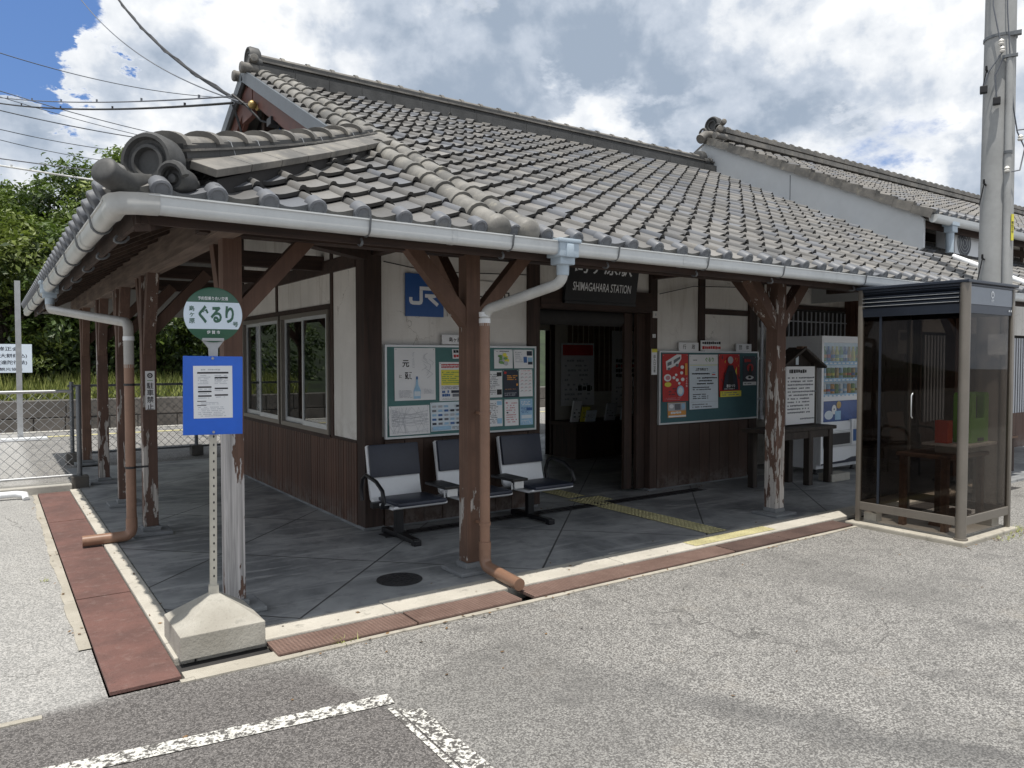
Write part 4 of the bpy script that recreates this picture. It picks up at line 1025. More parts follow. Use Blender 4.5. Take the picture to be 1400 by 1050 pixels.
# ------------------------------------------------------------------ wall signs
def flat_sign(name, x0, x1, z0, z1, y, mat, label, cat, th=.012, group=None):
    """mesh sign facing -y; returns builder with origin helpers"""
    m = MB(A[mat]); m.box(x0, x1, y, y+th, z0, z1); return m
s = flat_sign('s', 3.15, 3.55, 1.94, 2.335, 6.225, 'jr_blue', '', '')
o = (3.15, 6.2235, 1.94); W = .40
jr = [(.13, .44), (.13, .36), (.15, .325), (.19, .31), (.345, .31), (.385, .325), (.40, .365), (.40, .61)]
s.stroke(o, X_*W, Z*W, jr, .085, A['white'])
s.stroke(o, X_*W, Z*W, [(.36, .655), (.74, .655), (.79, .635), (.81, .60), (.81, .545), (.79, .505), (.74, .485), (.50, .485)], .085, A['white'])
s.stroke(V(o)+Y_*-.0008, X_*W, Z*W, [(.60, .46), (.84, .275)], .085, A['white'])
tag(s.build('railway_sign'), 'square blue sign with white JR letters on the plaster left of the entrance', 'sign')
s = flat_sign('s', 3.60, 4.42, 1.95, 2.31, 6.23, 'plaster', '', '')
s.text('島ヶ原駅', (4.01, 6.228, 2.15), X_, Z, .13, A['black'], .012, width=.62)
tag(s.build('station_name_sign'), 'off-white sign with black station name right of the blue square sign', 'sign')
s = MB(A['sign_black']); tl = V((0, -.16, 1)).normalized(); s.obox((5.46, 6.12, 2.38), (X_, tl.cross(X_), tl), (.51, .018, .25))
oo = V((5.46, 6.12, 2.38))-tl.cross(X_)*.0; fn = V((0, -1, -.16)).normalized(); oo = V((5.46, 6.12, 2.38))+fn*.0195
s.text('島ヶ原駅', oo, X_, tl, .17, A['white'], .015, cy=.163, width=.82); s.text('SHIMAGAHARA STATION', oo, X_, tl, .088, A['white'], .006, cy=-.065, width=.83)
s.obox(oo-fn*.01+tl*-.235, (X_, fn, tl), (.51, .02, .012))
tag(s.build('station_name_board'), 'black board with white SHIMAGAHARA STATION lettering hung over the entrance', 'sign')

# ------------------------------------------------------------------ notice boards
def notice_board(label, x0, x1, z0, z1, felt):
    t = thing('notice_board', label, 'notice board', (x0, 6.2, z0), group='framed notice boards on the station front')
    m = MB(A[felt]); m.box(x0, x1, 6.195, 6.215, z0, z1); m.build('felt_panel', t)
    m = MB(A['alu']); k = .018
    m.box(x0-k, x1+k, 6.185, 6.217, z1, z1+k); m.box(x0-k, x1+k, 6.185, 6.217, z0-k, z0); m.box(x0-k, x0, 6.185, 6.217, z0, z1); m.box(x1, x1+k, 6.185, 6.217, z0, z1); m.build('frame', t)
notice_board('green felt notice board crowded with papers above the bench', 2.94, 4.60, .835, 1.655, 'felt')
notice_board('blue green notice board with four posters right of the entrance', 6.43, 8.22, .79, 1.62, 'felt2')
LB = (2.94, 4.60, .835, 1.655); RB = (6.43, 8.22, .79, 1.62); rr = random.Random(11)
class Poster:
    def __init__(s, bd, f, mat, lay=0):
        x0, x1, z0, z1 = bd; s.x0 = x0+f[0]*(x1-x0); s.x1 = x0+f[1]*(x1-x0); s.z1 = z1-f[2]*(z1-z0); s.z0 = z1-f[3]*(z1-z0)
        s.y = 6.192-lay*.002; s.w = s.x1-s.x0; s.h = s.z1-s.z0; s.m = MB(A[mat]); n = 6; vs = []
        s.tilt = rr.uniform(-.006, .006)
        s.o = V((s.x0, s.y, s.z0)); s.ex = V((s.w, 0, s.tilt*s.w)); s.ey = V((-s.tilt*s.h, 0, s.h))
        s.m.quad(s.o, s.ex, s.ey, 0, 1, 0, 1); s.k = 1
        pins = s.p(0)
        for a, b in ((.04, .97), (.96, .97)): s.m.lathe(s.o+s.ex*a+s.ey*b, -Y_, [(.005, 0), (.004, .004)], 6, A['galv'])
    def p(s, k=None):
        s.k += 1; return s.o-Y_*(.0006*s.k)
    def rect(s, a, b, c, d, mat): s.m.quad(s.p(), s.ex, s.ey, a, b, c, d, A[mat]); return s
    def scr(s, a, b, c, d, rows, mat='grey_ink', dens=.8, fill=.5):
        o = s.p(); s.m.scribble(o, X_, Z, a*s.w, b*s.w, c*s.h, d*s.h, rows, A[mat], dens, rr, fill); return s
    def txt(s, st, cx, cy, size, mat='black', bold=.01, width=None, vertical=False):
        s.m.text(st, s.p(), X_, Z, size*s.h, A[mat], bold, width and width*s.w, vertical, cx*s.w, cy*s.h); return s
    def ell(s, cx, cy, rx, ry, mat): s.m.disc(s.p()+X_*cx*s.w+Z*cy*s.h, X_, Z, rx*s.w, 20, A[mat], ry*s.h); return s
    def pol(s, pts, mat): o = s.p(); s.m.poly([o+X_*a*s.w+Z*b*s.h for a, b in pts], A[mat]); return s
    def line(s, pts, w, mat): s.m.stroke(s.p(), X_, Z, [(a*s.w, b*s.h) for a, b in pts], w, A[mat]); return s
    def hang(s):
        c = rr.uniform(.002, .014)      # the foot of the sheet stands a little off the board
        for v in s.m.v: v.y -= c*(1-(v.z-s.z0)/s.h)
    def done(s, label, cat='poster', name='poster', group='papers pinned on the notice boards'):
        s.hang(); return tag(s.m.build(name), label, cat, group)
q = Poster(LB, (.045, .30, .01, .60), 'paper'); q.txt('元', .27, .70, .14, 'black', .02).txt('頭', .33, .47, .14, 'black', .02).txt('に', .14, .46, .06)
q.pol([(.45, .03), (.62, .03), (.63, .18), (.565, .30), (.555, .44), (.515, .44), (.505, .30), (.45, .18)], 'sky_ink').pol([(.51, .40), (.56, .40), (.557, .455), (.513, .455)], 'blue_ink').rect(.465, .615, .08, .17, 'paper2')
for i in range(9): q.line([(.62+rr.uniform(0, .3), .42+i*.05), (.70+rr.uniform(0, .25), .50+i*.045), (.68+rr.uniform(0, .25), .58+i*.04)], .003, 'lt_ink')
q.scr(.1, .42, .05, .2, 7, 'lt_ink').scr(.7, .95, .12, .22, 5, 'lt_ink').scr(.42, .47, .62, .92, 14, 'lt_ink').done('large white sake poster with a blue bottle and brushed characters')
q = Poster(LB, (.325, .495, .17, .62), 'paper', 0); q.scr(.08, .92, .84, .96, 2, 'red_ink', .95, .8).rect(.07, .93, .40, .80, 'yel_ink').scr(.1, .88, .44, .76, 6, 'grn_ink').scr(.08, .9, .30, .38, 3, 'black').scr(.1, .4, .1, .28, 2, 'blue_ink', .9, .9).rect(.45, .92, .2, .27, 'navy_ink').rect(.5, .92, .1, .18, 'grey_ink').scr(.1, .9, .02, .08, 2, 'lt_ink').done('white flyer with a red heading and a bright yellow block')
q = Poster(LB, (.012, .262, .66, .985), 'paper')
for i in range(16):
    a, b = rr.uniform(.05, .95), rr.uniform(.05, .95); q.line([(a, .05), (a+rr.uniform(-.2, .2), .5), (a+rr.uniform(-.1, .1), .95)], .002, 'lt_ink'); q.line([(.05, b), (.5, b+rr.uniform(-.15, .15)), (.95, b)], .002, 'lt_ink')
q.scr(.04, .2, .3, .9, 12, 'lt_ink').done('pale route map sheet in the lower left corner of the crowded board')
q = Poster(LB, (.268, .508, .635, .965), 'paper2')
for i in range(6):
    for j in range(5):
        if (i, j) != (3, 4): q.rect(.04+i*.16, .04+i*.16+.11, .22+j*.15, .22+j*.15+.075, ('navy_ink', 'blue_ink', 'sky_ink', 'grey_ink')[(i*3+j*5) % 4] if rr.random() < .6 else 'lt_ink')
q.rect(.03, .52, .04, .17, 'sky_ink').scr(.55, .95, .05, .16, 3, 'grey_ink').done('pale blue sheet with a grid of small blue pictures')
q = Poster(LB, (.41, .57, .02, .13), 'paper'); q.scr(.05, .96, .55, .95, 1, 'black', 1, .8).scr(.05, .96, .06, .5, 1, 'red_ink', 1, .8).done('small white notice strip with black and red lines near the top edge', 'notice', 'notice_strip')
for a, b, lb, c in ((.28, .60, 'white sheet half hidden behind the front post, middle row', 'black'), (.63, .95, 'white sheet half hidden behind the front post, bottom row', 'sky_ink')):
    q = Poster(LB, (.60, .758, a, b), 'paper'); q.scr(.05, .95, .1, .9, 12, 'grey_ink').rect(.75, .97, .8, .95, c).rect(.75, .97, .1, .3, c).done(lb)
q = Poster(LB, (.70, .835, .02, .25), 'paper')
for i in range(16): q.ell(.3+rr.uniform(0, .4), .25+rr.uniform(0, .5), .05+rr.uniform(0, .09), .05+rr.uniform(0, .09), rr.choice(['grn_ink', 'lt_ink', 'yel_ink', 'grn_ink']))
q.scr(.1, .9, .85, .95, 1, 'grey_ink').done('white sheet with a small green illustrated map')
q = Poster(LB, (.84, .985, .02, .25), 'paper'); q.rect(.68, .96, .68, .93, 'navy_ink').rect(.50, .68, .3, .62, 'blue_ink').rect(.72, .96, .2, .58, 'sky_ink').rect(.72, .96, .2, .35, 'navy_ink').scr(.08, .45, .3, .9, 6, 'lt_ink').done('white sheet with blue photographs in the top right corner of the crowded board')
q = Poster(LB, (.765, .875, .27, .605), 'navy_ink'); q.ell(.14, .90, .09, .045, 'red_ink').scr(.25, .95, .62, .82, 3, 'org_ink', .8, .7).scr(.1, .9, .28, .32, 1, 'org_ink').scr(.05, .95, .05, .18, 3, 'lt_ink').rect(.85, .97, .42, .5, 'org_ink').done('dark navy poster with orange lettering and a red dot')
q = Poster(LB, (.88, .982, .265, .60), 'paper'); q.scr(.2, .85, .93, .97, 1, 'red_ink')
for j in range(6):
    for i in range(3): q.line([(.1+i*.29, .18+j*.125), (.2+i*.29, .23+j*.125), (.3+i*.29, .20+j*.125)], .004, 'pink_ink' if (i+j) % 2 else 'grey_ink')
q.done('white sheet with rows of small pink and grey marks at the right edge')
q = Poster(LB, (.775, .878, .63, .955), 'paper'); q.scr(.12, .9, .1, .9, 9, 'pink_ink', .6).ell(.2, .5, .07, .03, 'navy_ink').ell(.15, .87, .08, .035, 'pink_ink').done('white flyer with pink print below the dark navy poster')
q = Poster(LB, (.888, .985, .63, .955), 'sky_ink'); q.scr(.1, .9, .75, .92, 3, 'paper', .7, .7).scr(.08, .92, .45, .7, 5, 'blue_ink', .7).rect(.1, .9, .25, .38, 'paper2').scr(.1, .9, .05, .2, 3, 'paper', .6).rect(.5, .95, .55, .66, 'blue_ink').done('light blue flyer in the lower right corner of the crowded board')
s = flat_sign('s', 3.52, 3.93, 1.685, 1.775, 6.20, 'paper', '', ''); s.text('島ヶ原', (3.66, 6.198, 1.73), X_, Z, .042, A['black'], .01); s.text('駅', (3.82, 6.198, 1.73), X_, Z, .05, A['black'], .03)
tag(s.build('header_sign'), 'small white sign with the station name on top of the crowded board', 'sign')
q = Poster(RB, (.02, .265, .02, .70), 'red_ink')
q.pol([(.15, .66), (.60, .78), (.72, .90), (.72, .985), (.55, .99), (.12, .84)], 'paper').pol([(.18, .74), (.34, .78), (.34, .85), (.18, .815)], 'grey_ink').pol([(.42, .79), (.68, .90), (.68, .95), (.42, .87)], 'grey_ink').ell(.24, .685, .06, .03, 'grey_ink').ell(.55, .76, .06, .035, 'grey_ink')
for a, b, r in ((.18, .50, .14), (.42, .50, .06), (.55, .45, .06), (.72, .60, .06), (.76, .46, .07), (.62, .38, .05), (.5, .56, .05), (.74, .72, .07)): q.ell(a, b, r, r*.55, 'paper')
q.ell(.18, .50, .09, .045, 'pink_ink').ell(.18, .36, .13, .05, 'yel_ink').ell(.66, .22, .14, .115, 'sky_ink').ell(.66, .22, .09, .08, 'paper').rect(.84, .94, .55, .80, 'org_ink').txt('バスの旅', .90, .40, .045, 'paper', .01, None, True).scr(.05, .95, .03, .09, 2, 'pink_ink').scr(.2, .5, .12, .3, 3, 'navy_ink', .5).done('red poster with a white minibus drawing at the left of the blue green board')
q = Poster(RB, (.07, .245, .715, .93), 'org_ink'); q.rect(0.02, .98, .45, .97, 'lt_ink').rect(.38, .70, .5, .9, 'grey_ink').ell(.2, .75, .12, .14, 'paper').ell(.85, .72, .1, .2, 'sky_ink').scr(.15, .85, .22, .42, 1, 'paper', 1, .8).rect(.02, .98, .03, .14, 'paper').done('small orange and white card below the red minibus poster')
q = Poster(RB, (.275, .565, .03, .83), 'paper2'); q.rect(.0, 1, .83, 1, 'paper').txt('ぐるり', .70, .91, .085, 'grn_ink', .03).scr(.08, .3, .88, .92, 1, 'grey_ink').rect(.03, .97, .803, .812, 'yel_ink').txt('上野市駅まで', .42, .73, .055, 'navy_ink', .02).scr(.08, .72, .63, .67, 1, 'navy_ink', 1, .8).rect(.78, .9, .62, .64, 'red_ink').rect(.8, .9, .66, .675, 'sky_ink')
q.scr(.25, .95, .44, .60, 3, 'navy_ink', .85).scr(.1, .85, .34, .42, 2, 'navy_ink', .85).scr(.1, .72, .18, .29, 3, 'navy_ink', .85).rect(.03, .97, .13, .135, 'lt_ink').scr(.08, .8, .02, .11, 2, 'grey_ink').done('tall white bus notice with green and navy lettering')
q = Poster(RB, (.575, .80, .02, .665), 'red_ink')
for i in range(26):
    a, b = rr.uniform(.05, .95), rr.uniform(.25, .97); q.pol([(a, b), (a+rr.uniform(.03, .12), b+rr.uniform(-.1, .1)), (a+rr.uniform(-.06, .1), b+rr.uniform(.03, .14))], rr.choice(['org_ink', 'paper', 'black', 'yel_ink', 'black', 'navy_ink']))
q.pol([(.12, .16), (.88, .16), (.80, .50), (.62, .74), (.40, .74), (.24, .50)], 'navy_ink').pol([(.35, .16), (.65, .16), (.6, .6), (.42, .6)], 'black').ell(.5, .86, .13, .085, 'lt_ink').txt('春まつり', .5, .255, .075, 'paper', .02).scr(.2, .8, .17, .2, 1, 'paper').rect(0, 1, 0, .135, 'yel_ink').scr(.08, .92, .02, .12, 2, 'grey_ink').done('busy red and black poster with a yellow strip at its foot')
q = Poster(RB, (.835, .985, .05, .50), 'navy_ink'); q.scr(.12, .6, .78, .92, 1, 'red_ink', 1, .9).ell(.55, .60, .25, .14, 'red_ink').pol([(.4, .35), (.68, .35), (.6, .68), (.5, .68)], 'black').ell(.5, .26, .3, .07, 'paper').ell(.5, .27, .12, .04, 'navy_ink').rect(0, 1, 0, .12, 'paper').scr(.1, .9, .02, .1, 1, 'grey_ink').done('small black poster with red shapes at the right of the blue green board')
for x0, x1, z1, tx, lb in ((6.75, 7.09, 1.74, ('行', '政'), 'white header plate reading 行政 at the left on top of the blue green board'), (7.80, 8.10, 1.735, ('団', '体'), 'white header plate at the right on top of the blue green board')):
    s = flat_sign('s', x0, x1, 1.64, z1, 6.195, 'paper', '', ''); k = (x1-x0)
    s.text(tx[0], (x0+k*.27, 6.1935, 1.69), X_, Z, .055, A['black'], .005); s.text(tx[1], (x0+k*.73, 6.1935, 1.69), X_, Z, .055, A['black'], .005); tag(s.build('header_sign'), lb, 'sign')
s = flat_sign('s', 7.14, 7.48, 1.645, 1.77, 6.197, 'paper', '', ''); s.scribble((0, 6.1955, 0), X_, Z, 7.16, 7.50, 1.715, 1.765, 1, A['black'], 1, rr, .8); s.scribble((0, 6.1955, 0), X_, Z, 7.16, 7.50, 1.655, 1.71, 1, A['red_ink'], 1, rr, .8)
tag(s.build('notice_strip'), 'small tilted white notice with black and red lines between the two header plates', 'notice')
s = flat_sign('s', 6.305, 6.392, 1.36, 1.66, 6.205, 'paper', '', ''); s.quad((0, 6.2035, 0), X_, Z, 6.305, 6.392, 1.62, 1.66, A['yel_ink'])
s.text('出入口注意', (6.348, 6.2030, 1.49), X_, Z, .036, A['black'], .01, None, True); tag(s.build('vertical_notice'), 'narrow white notice with a yellow top on the right door post', 'notice')
for z, hgt, lb in ((2.02, .075, 'small square grey switch plate high on the right door post'), (1.79, .04, 'tiny white square plate below the switch plate on the door post')):
    s = flat_sign('s', 6.32, 6.32+hgt, z, z+hgt*1.05, 6.20, 'plaster' if hgt > .05 else 'paper', '', ''); s.quad((0, 6.1985, 0), X_, Z, 6.32+hgt*.35, 6.32+hgt*.65, z+hgt*.3, z+hgt*.7, A['lt_ink']); tag(s.build('wall_plate', bevel=0), lb, 'plate')
s = MB(A['paper']); s.box(1.115, 1.19, 7.195, 7.2, 1.10, 1.44); oo = (1.1525, 7.1935, 1.22); s.text('駐車禁止', oo, X_, Z, .052, A['black'], .012, None, True)
s.ring((1.1525, 7.1935, 1.40), X_, Z, .012, .022, 18, mat=A['black']); s.disc((1.1525, 7.1933, 1.40), X_, Z, .006, 10, A['black']); s.quad((0, 7.1935, 0), X_, Z, 1.13, 1.175, 1.355, 1.36, A['grn_ink'])
tag(s.build('no_parking_notice'), 'narrow white no parking notice on the side veranda post', 'notice')

# ------------------------------------------------------------------ inside the waiting room
ct_ = thing('brochure_counter', 'dark wooden counter along the back wall of the waiting room', 'counter', (8.2, 9.0, 0))
m = MB(A['timber_x']); m.box(7.3, 9.6, 8.75, 9.45, .50, .56); m.build('counter_top', ct_, bevel=.005); m = MB(A['timber']); m.box(7.35, 9.55, 8.82, 9.4, 0, .5); m.build('counter_base', ct_)
for i, (x, wdt, hg, c, lb) in enumerate(((7.45, .16, .34, 'paper', 'white leaflet standing leftmost on the waiting room counter'), (7.62, .15, .24, 'yel_ink', 'yellow green leaflet standing on the waiting room counter'), (7.72, .2, .18, 'paper2', 'small pale card in front of the yellow leaflet'), (8.12, .22, .28, 'lt_ink', 'grey booklet rack leaning on the counter'), (8.4, .13, .30, 'paper2', 'pale booklet rightmost on the waiting room counter'))):
    m = MB(A[c]); m.obox((x, 8.95-.02*i, .56+hg/2), (X_, (0, 1, .25), (0, -.25, 1)), (wdt/2, .012, hg/2)); m.scribble((x-wdt/2, 8.93-.02*i, .57), X_, Z, .02, wdt-.02, .05, hg-.06, 4, A['grey_ink'], .7, rr)
    tag(m.build('leaflet'), lb, 'leaflet', 'leaflets on the counter')
s = MB(A['paper']); s.box(7.55, 8.25, 9.44, 9.455, .78, 1.80); s.quad((0, 9.4385, 0), X_, Z, 7.58, 8.22, 1.60, 1.77, A['red_ink']); s.scribble((0, 9.438, 0), X_, Z, 7.62, 8.2, .85, 1.55, 9, A['lt_ink'], .6, rr); s.scribble((0, 9.437, 0), X_, Z, 7.9, 8.2, 1.0, 1.12, 1, A['black'], 1, rr, .8)
tag(s.build('wall_poster'), 'large white poster with a red heading on the waiting room back wall', 'poster')
s = MB(A['paper']); s.box(8.62, 9.22, 9.40, 9.42, .60, 2.02); s.disc((8.98, 9.3985, 1.80), X_, Z, .07, 16, A['blue_ink'], .09); s.scribble((0, 9.3985, 0), X_, Z, 8.7, 9.18, 1.22, 1.55, 4, A['black'], .95, rr, .8); s.scribble((0, 9.398, 0), X_, Z, 8.7, 9.18, 1.38, 1.46, 1, A['red_ink'], .95, rr, .8); s.scribble((0, 9.3985, 0), X_, Z, 8.7, 9.1, .7, 1.15, 7, A['lt_ink'], .7, rr)
tag(s.build('wall_poster'), 'tall white notice with a blue drop mark right of the red headed poster', 'poster')

# ------------------------------------------------------------------ bench
bn = thing('waiting_bench', 'three seat waiting bench with navy cushions and white shells against the front wall', 'bench', (3.55, 5.80, 0))
bw = [2.925, 3.60, 4.305]
m = MB(A['seat_black']); m.box(2.62, 4.62, 5.80, 5.86, .285, .335); m.build('beam', bn, bevel=.006)
for x in (2.87, 4.27):
    m = MB(A['seat_black']); m.box(x-.035, x+.035, 5.795, 5.855, .03, .29); m.bar((x, 5.50, .035), (x, 6.08, .035), .065, .04); m.box(x-.035, x+.035, 5.47, 5.53, 0, .05); m.box(x-.035, x+.035, 6.04, 6.1, 0, .05); m.build('leg', bn, bevel=.008)
for k, x in enumerate(bw):
    sh = MB(A['seat_white']); hw = .245
    prof = [(5.50, .345), (5.56, .33), (5.90, .325), (5.965, .345), (5.99, .42), (6.06, .79), (6.075, .79), (6.085, .775)]
    back = [(6.10, .78), (6.02, .40), (5.995, .325), (5.93, .30), (5.56, .305), (5.50, .325)]
    pl = prof+back
    sh.prism([(a, b) for a, b in pl], (x-hw, 0, 0), Y_, Z, X_, hw*2); S_ = sh.build('shell', bn, bevel=.006, smooth=40)
    c = MB(A['seat_navy']); c.obox((x, 6.012, .655), (X_, V((0, .19, 1)), V((0, -1, .19))), (.238, .142, .018)); c.build('back_cushion', bn, bevel=.012, smooth=40)
    c = MB(A['seat_navy']); c.box(x-.225, x+.225, 5.47, 5.87, .338, .372); c.build('seat_cushion', bn, bevel=.014, smooth=40)
def arm(x):
    m = MB(A['seat_black']); pts = [(x, 5.98, .33), (x, 6.0, .42), (x, 5.97, .52), (x, 5.90, .56), (x, 5.70, .53), (x, 5.58, .47), (x, 5.55, .38), (x, 5.60, .33)]
    m.tube(pts, .016, 10); m.tube([(x, 5.60, .33), (x+(.1 if x < 3.5 else -.1), 5.63, .32)], .014, 8); m.build('armrest', bn, smooth=60)
arm(2.605); arm(4.60)
for x in (3.23, 3.93):
    m = MB(A['seat_black']); m.box(x-.085, x+.085, 5.50, 5.86, .435, .46); T_ = m.build('side_table', bn, bevel=.006)
    m = MB(A['alu']); m.box(x-.05, x+.05, 5.52, 5.535, .37, .434); m.tube([(x-.06, 5.55, .36), (x-.06, 5.55, .42)], .008, 6); m.tube([(x+.06, 5.55, .36), (x+.06, 5.55, .42)], .008, 6); m.build('table_bracket', T_)

# ------------------------------------------------------------------ bus stop
bs = thing('bus_stop', 'round green and white bus stop sign with blue timetable board on a concrete block', 'bus stop', (.985, 4.27, 0), math.radians(-11.5))
m = MB(A['block']); h_ = .215
lo_ = [(-h_, -h_), (h_, -h_), (h_, h_), (-h_, h_)]
vs = [(a, b, .004) for a, b in lo_]+[(a, b, .128) for a, b in lo_]+[(a*.11, b*.11, .268) for a, b in lo_]
m.add(vs, [(3, 2, 1, 0)]+[(i, (i+1) % 4, (i+1) % 4+4, i+4) for i in range(4)]+[(i+4, (i+1) % 4+4, (i+1) % 4+8, i+8) for i in range(4)]+[(8, 9, 10, 11)])
blk = m.build('base_block', bs, world=False, bevel=.003); blk.rotation_euler = (0, 0, math.radians(11.5))
tlt = .014   # the post leans a little
m = MB(A['cream']) if 'cream' in A else MB(plain('pole_paint', (.56, .53, .45), .5, 0, .1, 4, .2, dirt=.35))
# angle-section post with holes
m.bar((0, 0, .24), (tlt, 0, 1.60), .034, .012, up=(0, 1, 0)); m.bar((-.017, .012, .24), (-.017+tlt, .012, 1.60), .006, .03, up=(0, 1, 0)); m.box(-.026, .026, -.02, .02, .25, .31)
pl_ = m.build('pole', bs, world=False)
m = MB(A['iron'])
for i in range(24): m.disc((tlt*(i*.045+.3)/1.4, -.0066, .36+i*.045), X_, Z, .0045, 8, None, .0075)
m.build('pole_holes', pl_, world=False)
m = MB(A['galv']); m.prism([(-.02, 0), (.02, 0), (.025, .10), (.062, .15), (.062, .165), (-.062, .165), (-.062, .15), (-.025, .10)], (tlt, -.012, 1.505), X_, Z, Y_, .022); m.obox((tlt, -.014, 1.652), (X_, Y_, Z), (.055, .012, .008))
m.build('sign_bracket', bs, world=False, bevel=.002)
DC = V((tlt+.002, -.016, 1.785)); R = .148
m = MB(A['sign_green']); m.lathe(DC, Y_, [(R-.004, -.006), (R, -.003), (R, .006), (R-.004, .009)], 48); m.build('sign_disc', bs, world=False, smooth=40)
fr_ = MB(A['sign_white']); fo = DC-Y_*.0075; y0, y1 = -.077, .068; vs = []
n = 40
pts = [(math.cos(a)*(R-.001), math.sin(a)*(R-.001)) for a in [2*math.pi*i/160 for i in range(160)]]
band = [p for p in pts if y0 <= p[1] <= y1]
rgt = sorted([p for p in band if p[0] > 0], key=lambda p: p[1]); lft = sorted([p for p in band if p[0] < 0], key=lambda p: -p[1])
fr_.poly([fo+X_*a+Z*b for a, b in rgt+lft]); fr_.build('white_band', bs, world=False)
lt = MB(A['sign_green']); fo2 = fo-Y_*.0012
lt.text('ぐるり', fo2, X_, Z, .098, None, .04, .178, False, .016, .002); lt.text('島ヶ原', fo2, X_, Z, .028, None, .015, None, True, -.106, -.001); lt.text('号', fo2, X_, Z, .028, None, .02, None, False, .112, -.050)
lt.text('予約型乗り合い交通', fo2, X_, Z, .0185, A['white'], .012, .15, False, 0, .088); lt.text('伊 賀 市', fo2, X_, Z, .0185, A['white'], .012, .066, False, 0, -.094)
lt.build('lettering', bs, world=False)
m = MB(A['blue_board']); BC = V((tlt-.004, -.026, 1.35)); m.obox(BC, ((1, 0, -.012), Y_, (.012, 0, 1)), (.150, .006, .212)); bb_ = m.build('timetable_board', bs, world=False, bevel=.004)
m = MB(A['paper']); po = BC-Y_*.0072; m.quad(po, X_, Z, -.098, .098, -.122, .16); k = A['grey_ink']; kb = A['black']
po2 = po-Y_*.0008; rq = random.Random(5)
m.quad(po2, X_, Z, -.078, .078, .118, .127, kb); m.scribble(po2, X_, Z, -.06, .06, .132, .146, 1, A['lt_ink'], .9, rq)
for a, b in ((-.075, -.008), (.008, .075)):
    m.scribble(po2, X_, Z, a, b, .06, .112, 6, A['lt_ink'], .7, rq)
    for z in (.042, .018, -.006) if a < 0 else (.092, .034, -.002): m.quad(po2, X_, Z, a, b, z, z+.008, kb); m.scribble(po2, X_, Z, a, b, z-.012, z-.002, 1, A['lt_ink'], .8, rq)
m.quad(po2, X_, Z, -.08, -.035, -.032, -.028, kb); m.quad(po2, X_, Z, -.08, -.035, -.054, -.050, kb); m.scribble(po2, X_, Z, -.075, .075, -.115, -.058, 6, A['lt_ink'], .8, rq); m.scribble(po2, X_, Z, -.06, .05, -.05, -.034, 2, A['lt_ink'], .8, rq)
m.build('timetable_sheet', bb_, world=False)
m = MB(A['galv'])
for z in (1.55, 1.152): m.lathe((tlt-.004, -.033, z), -Y_, [(.008, 0), (.006, .005)], 8)
m.build('board_bolt', bb_, world=False)
# the post turns to face the forecourt: block squared to the drain

# ------------------------------------------------------------------ telephone booth
pb = thing('telephone_booth', 'telephone booth with smoked glass walls and bronze aluminium frame on the forecourt', 'telephone booth', (7.18, 3.46, 0))
X0, X1, Y0, Y1 = 6.735, 7.62, 3.0, 3.915
m = MB(A['curb_y']); m.box(6.635, 7.68, 2.93, 3.99, -.05, .010); m.build('base_slab', pb, bevel=.012)
for q in ((7.46, 7.60, 3.06, 3.2, .011, .11), (6.77, 6.87, 3.76, 3.88, .011, .1)): m = MB(A['block']); m.box(*q); m.build('levelling_block', pb)
for x, y, r in ((X0, Y0, .042), (X1, Y0, .03), (X0, Y1, .03), (X1, Y1, .03)):
    m = MB(A['alu_brown'])
    if r > .04: m.lathe((x, y, .012), Z, [(r, 0), (r, 2.175)], 24); m.lathe((x, y, .012), Z, [(.055, 0), (.055, .012)], 20)
    else: m.box(x-r*.7, x+r*.7, y-r*.7, y+r*.7, .012, 2.187)
    m.build('corner_post', pb, bevel=0 if r > .04 else .005, smooth=40)
m = MB(A['alu_brown'])
for (a, b, c, d) in ((X0+.03, X1-.02, Y0-.018, Y0+.018), (X0+.02, X1-.02, Y1-.018, Y1+.018)): m.box(a, b, c, d, .125, .20)
for (a, b) in ((X0-.018, X0+.018), (X1-.018, X1+.018)): m.box(a, b, Y0+.03, Y1-.02, .125, .199)
m.build('lower_rail', pb, bevel=.004)
for ax, p in (('x', X0), ('x', X1), ('y', Y0), ('y', Y1)):
    m = MB(A['glass_smoke'])
    if ax == 'x': m.box(p-.003, p+.003, Y0+.03, Y1-.02, .20, 1.94)
    else: m.box(X0+.03, X1-.02, p-.003, p+.003, .20, 1.94)
    m.build('glass_pane', pb)
m = MB(A['alu_dark'])
m.box(X0-.012, X0+.012, Y0+.035, Y1-.02, 1.935, 2.01); m.box(X1-.012, X1+.012, Y0+.02, Y1-.02, 1.935, 2.18); m.box(X0+.02, X1-.02, Y1-.012, Y1+.012, 1.935, 2.18); m.box(X0+.035, X1-.02, Y0-.012, Y0+.012, 1.935, 2.01)
for z in (2.035, 2.07, 2.105, 2.14): m.obox((X0-.002, (Y0+Y1)/2, z), ((1, 0, -.6), Y_, (.6, 0, 1)), (.02, (Y1-Y0)/2-.03, .004))
m.box(X0+.03, X0+.036, Y0+.03, Y1-.03, 2.01, 2.18); m.build('louvre_header', pb)
m = MB(A['alu'])
for z in (2.042, 2.077, 2.112): m.box(X0-.026, X0-.022, Y0+.04, Y1-.02, z-.012, z-.008)
m.build('louvre_edge', pb)
m = MB(A['roof_metal']); m.box(X0+.036, X1-.02, Y0-.014, Y0+.012, 2.012, 2.18); fp = m.build('fascia_panel', pb)
m = MB(A['white']); fo = V((7.20, Y0-.016, 2.105)); m.ring(fo, X_, Z, .022, .032, 24); m.ring(fo+V((0, -.0006, .012)), X_, Z, .007, .013, 16); m.text('NTT', fo-Y_*.0006, X_, Z, .022, None, .02, .05, False, 0, -.055)
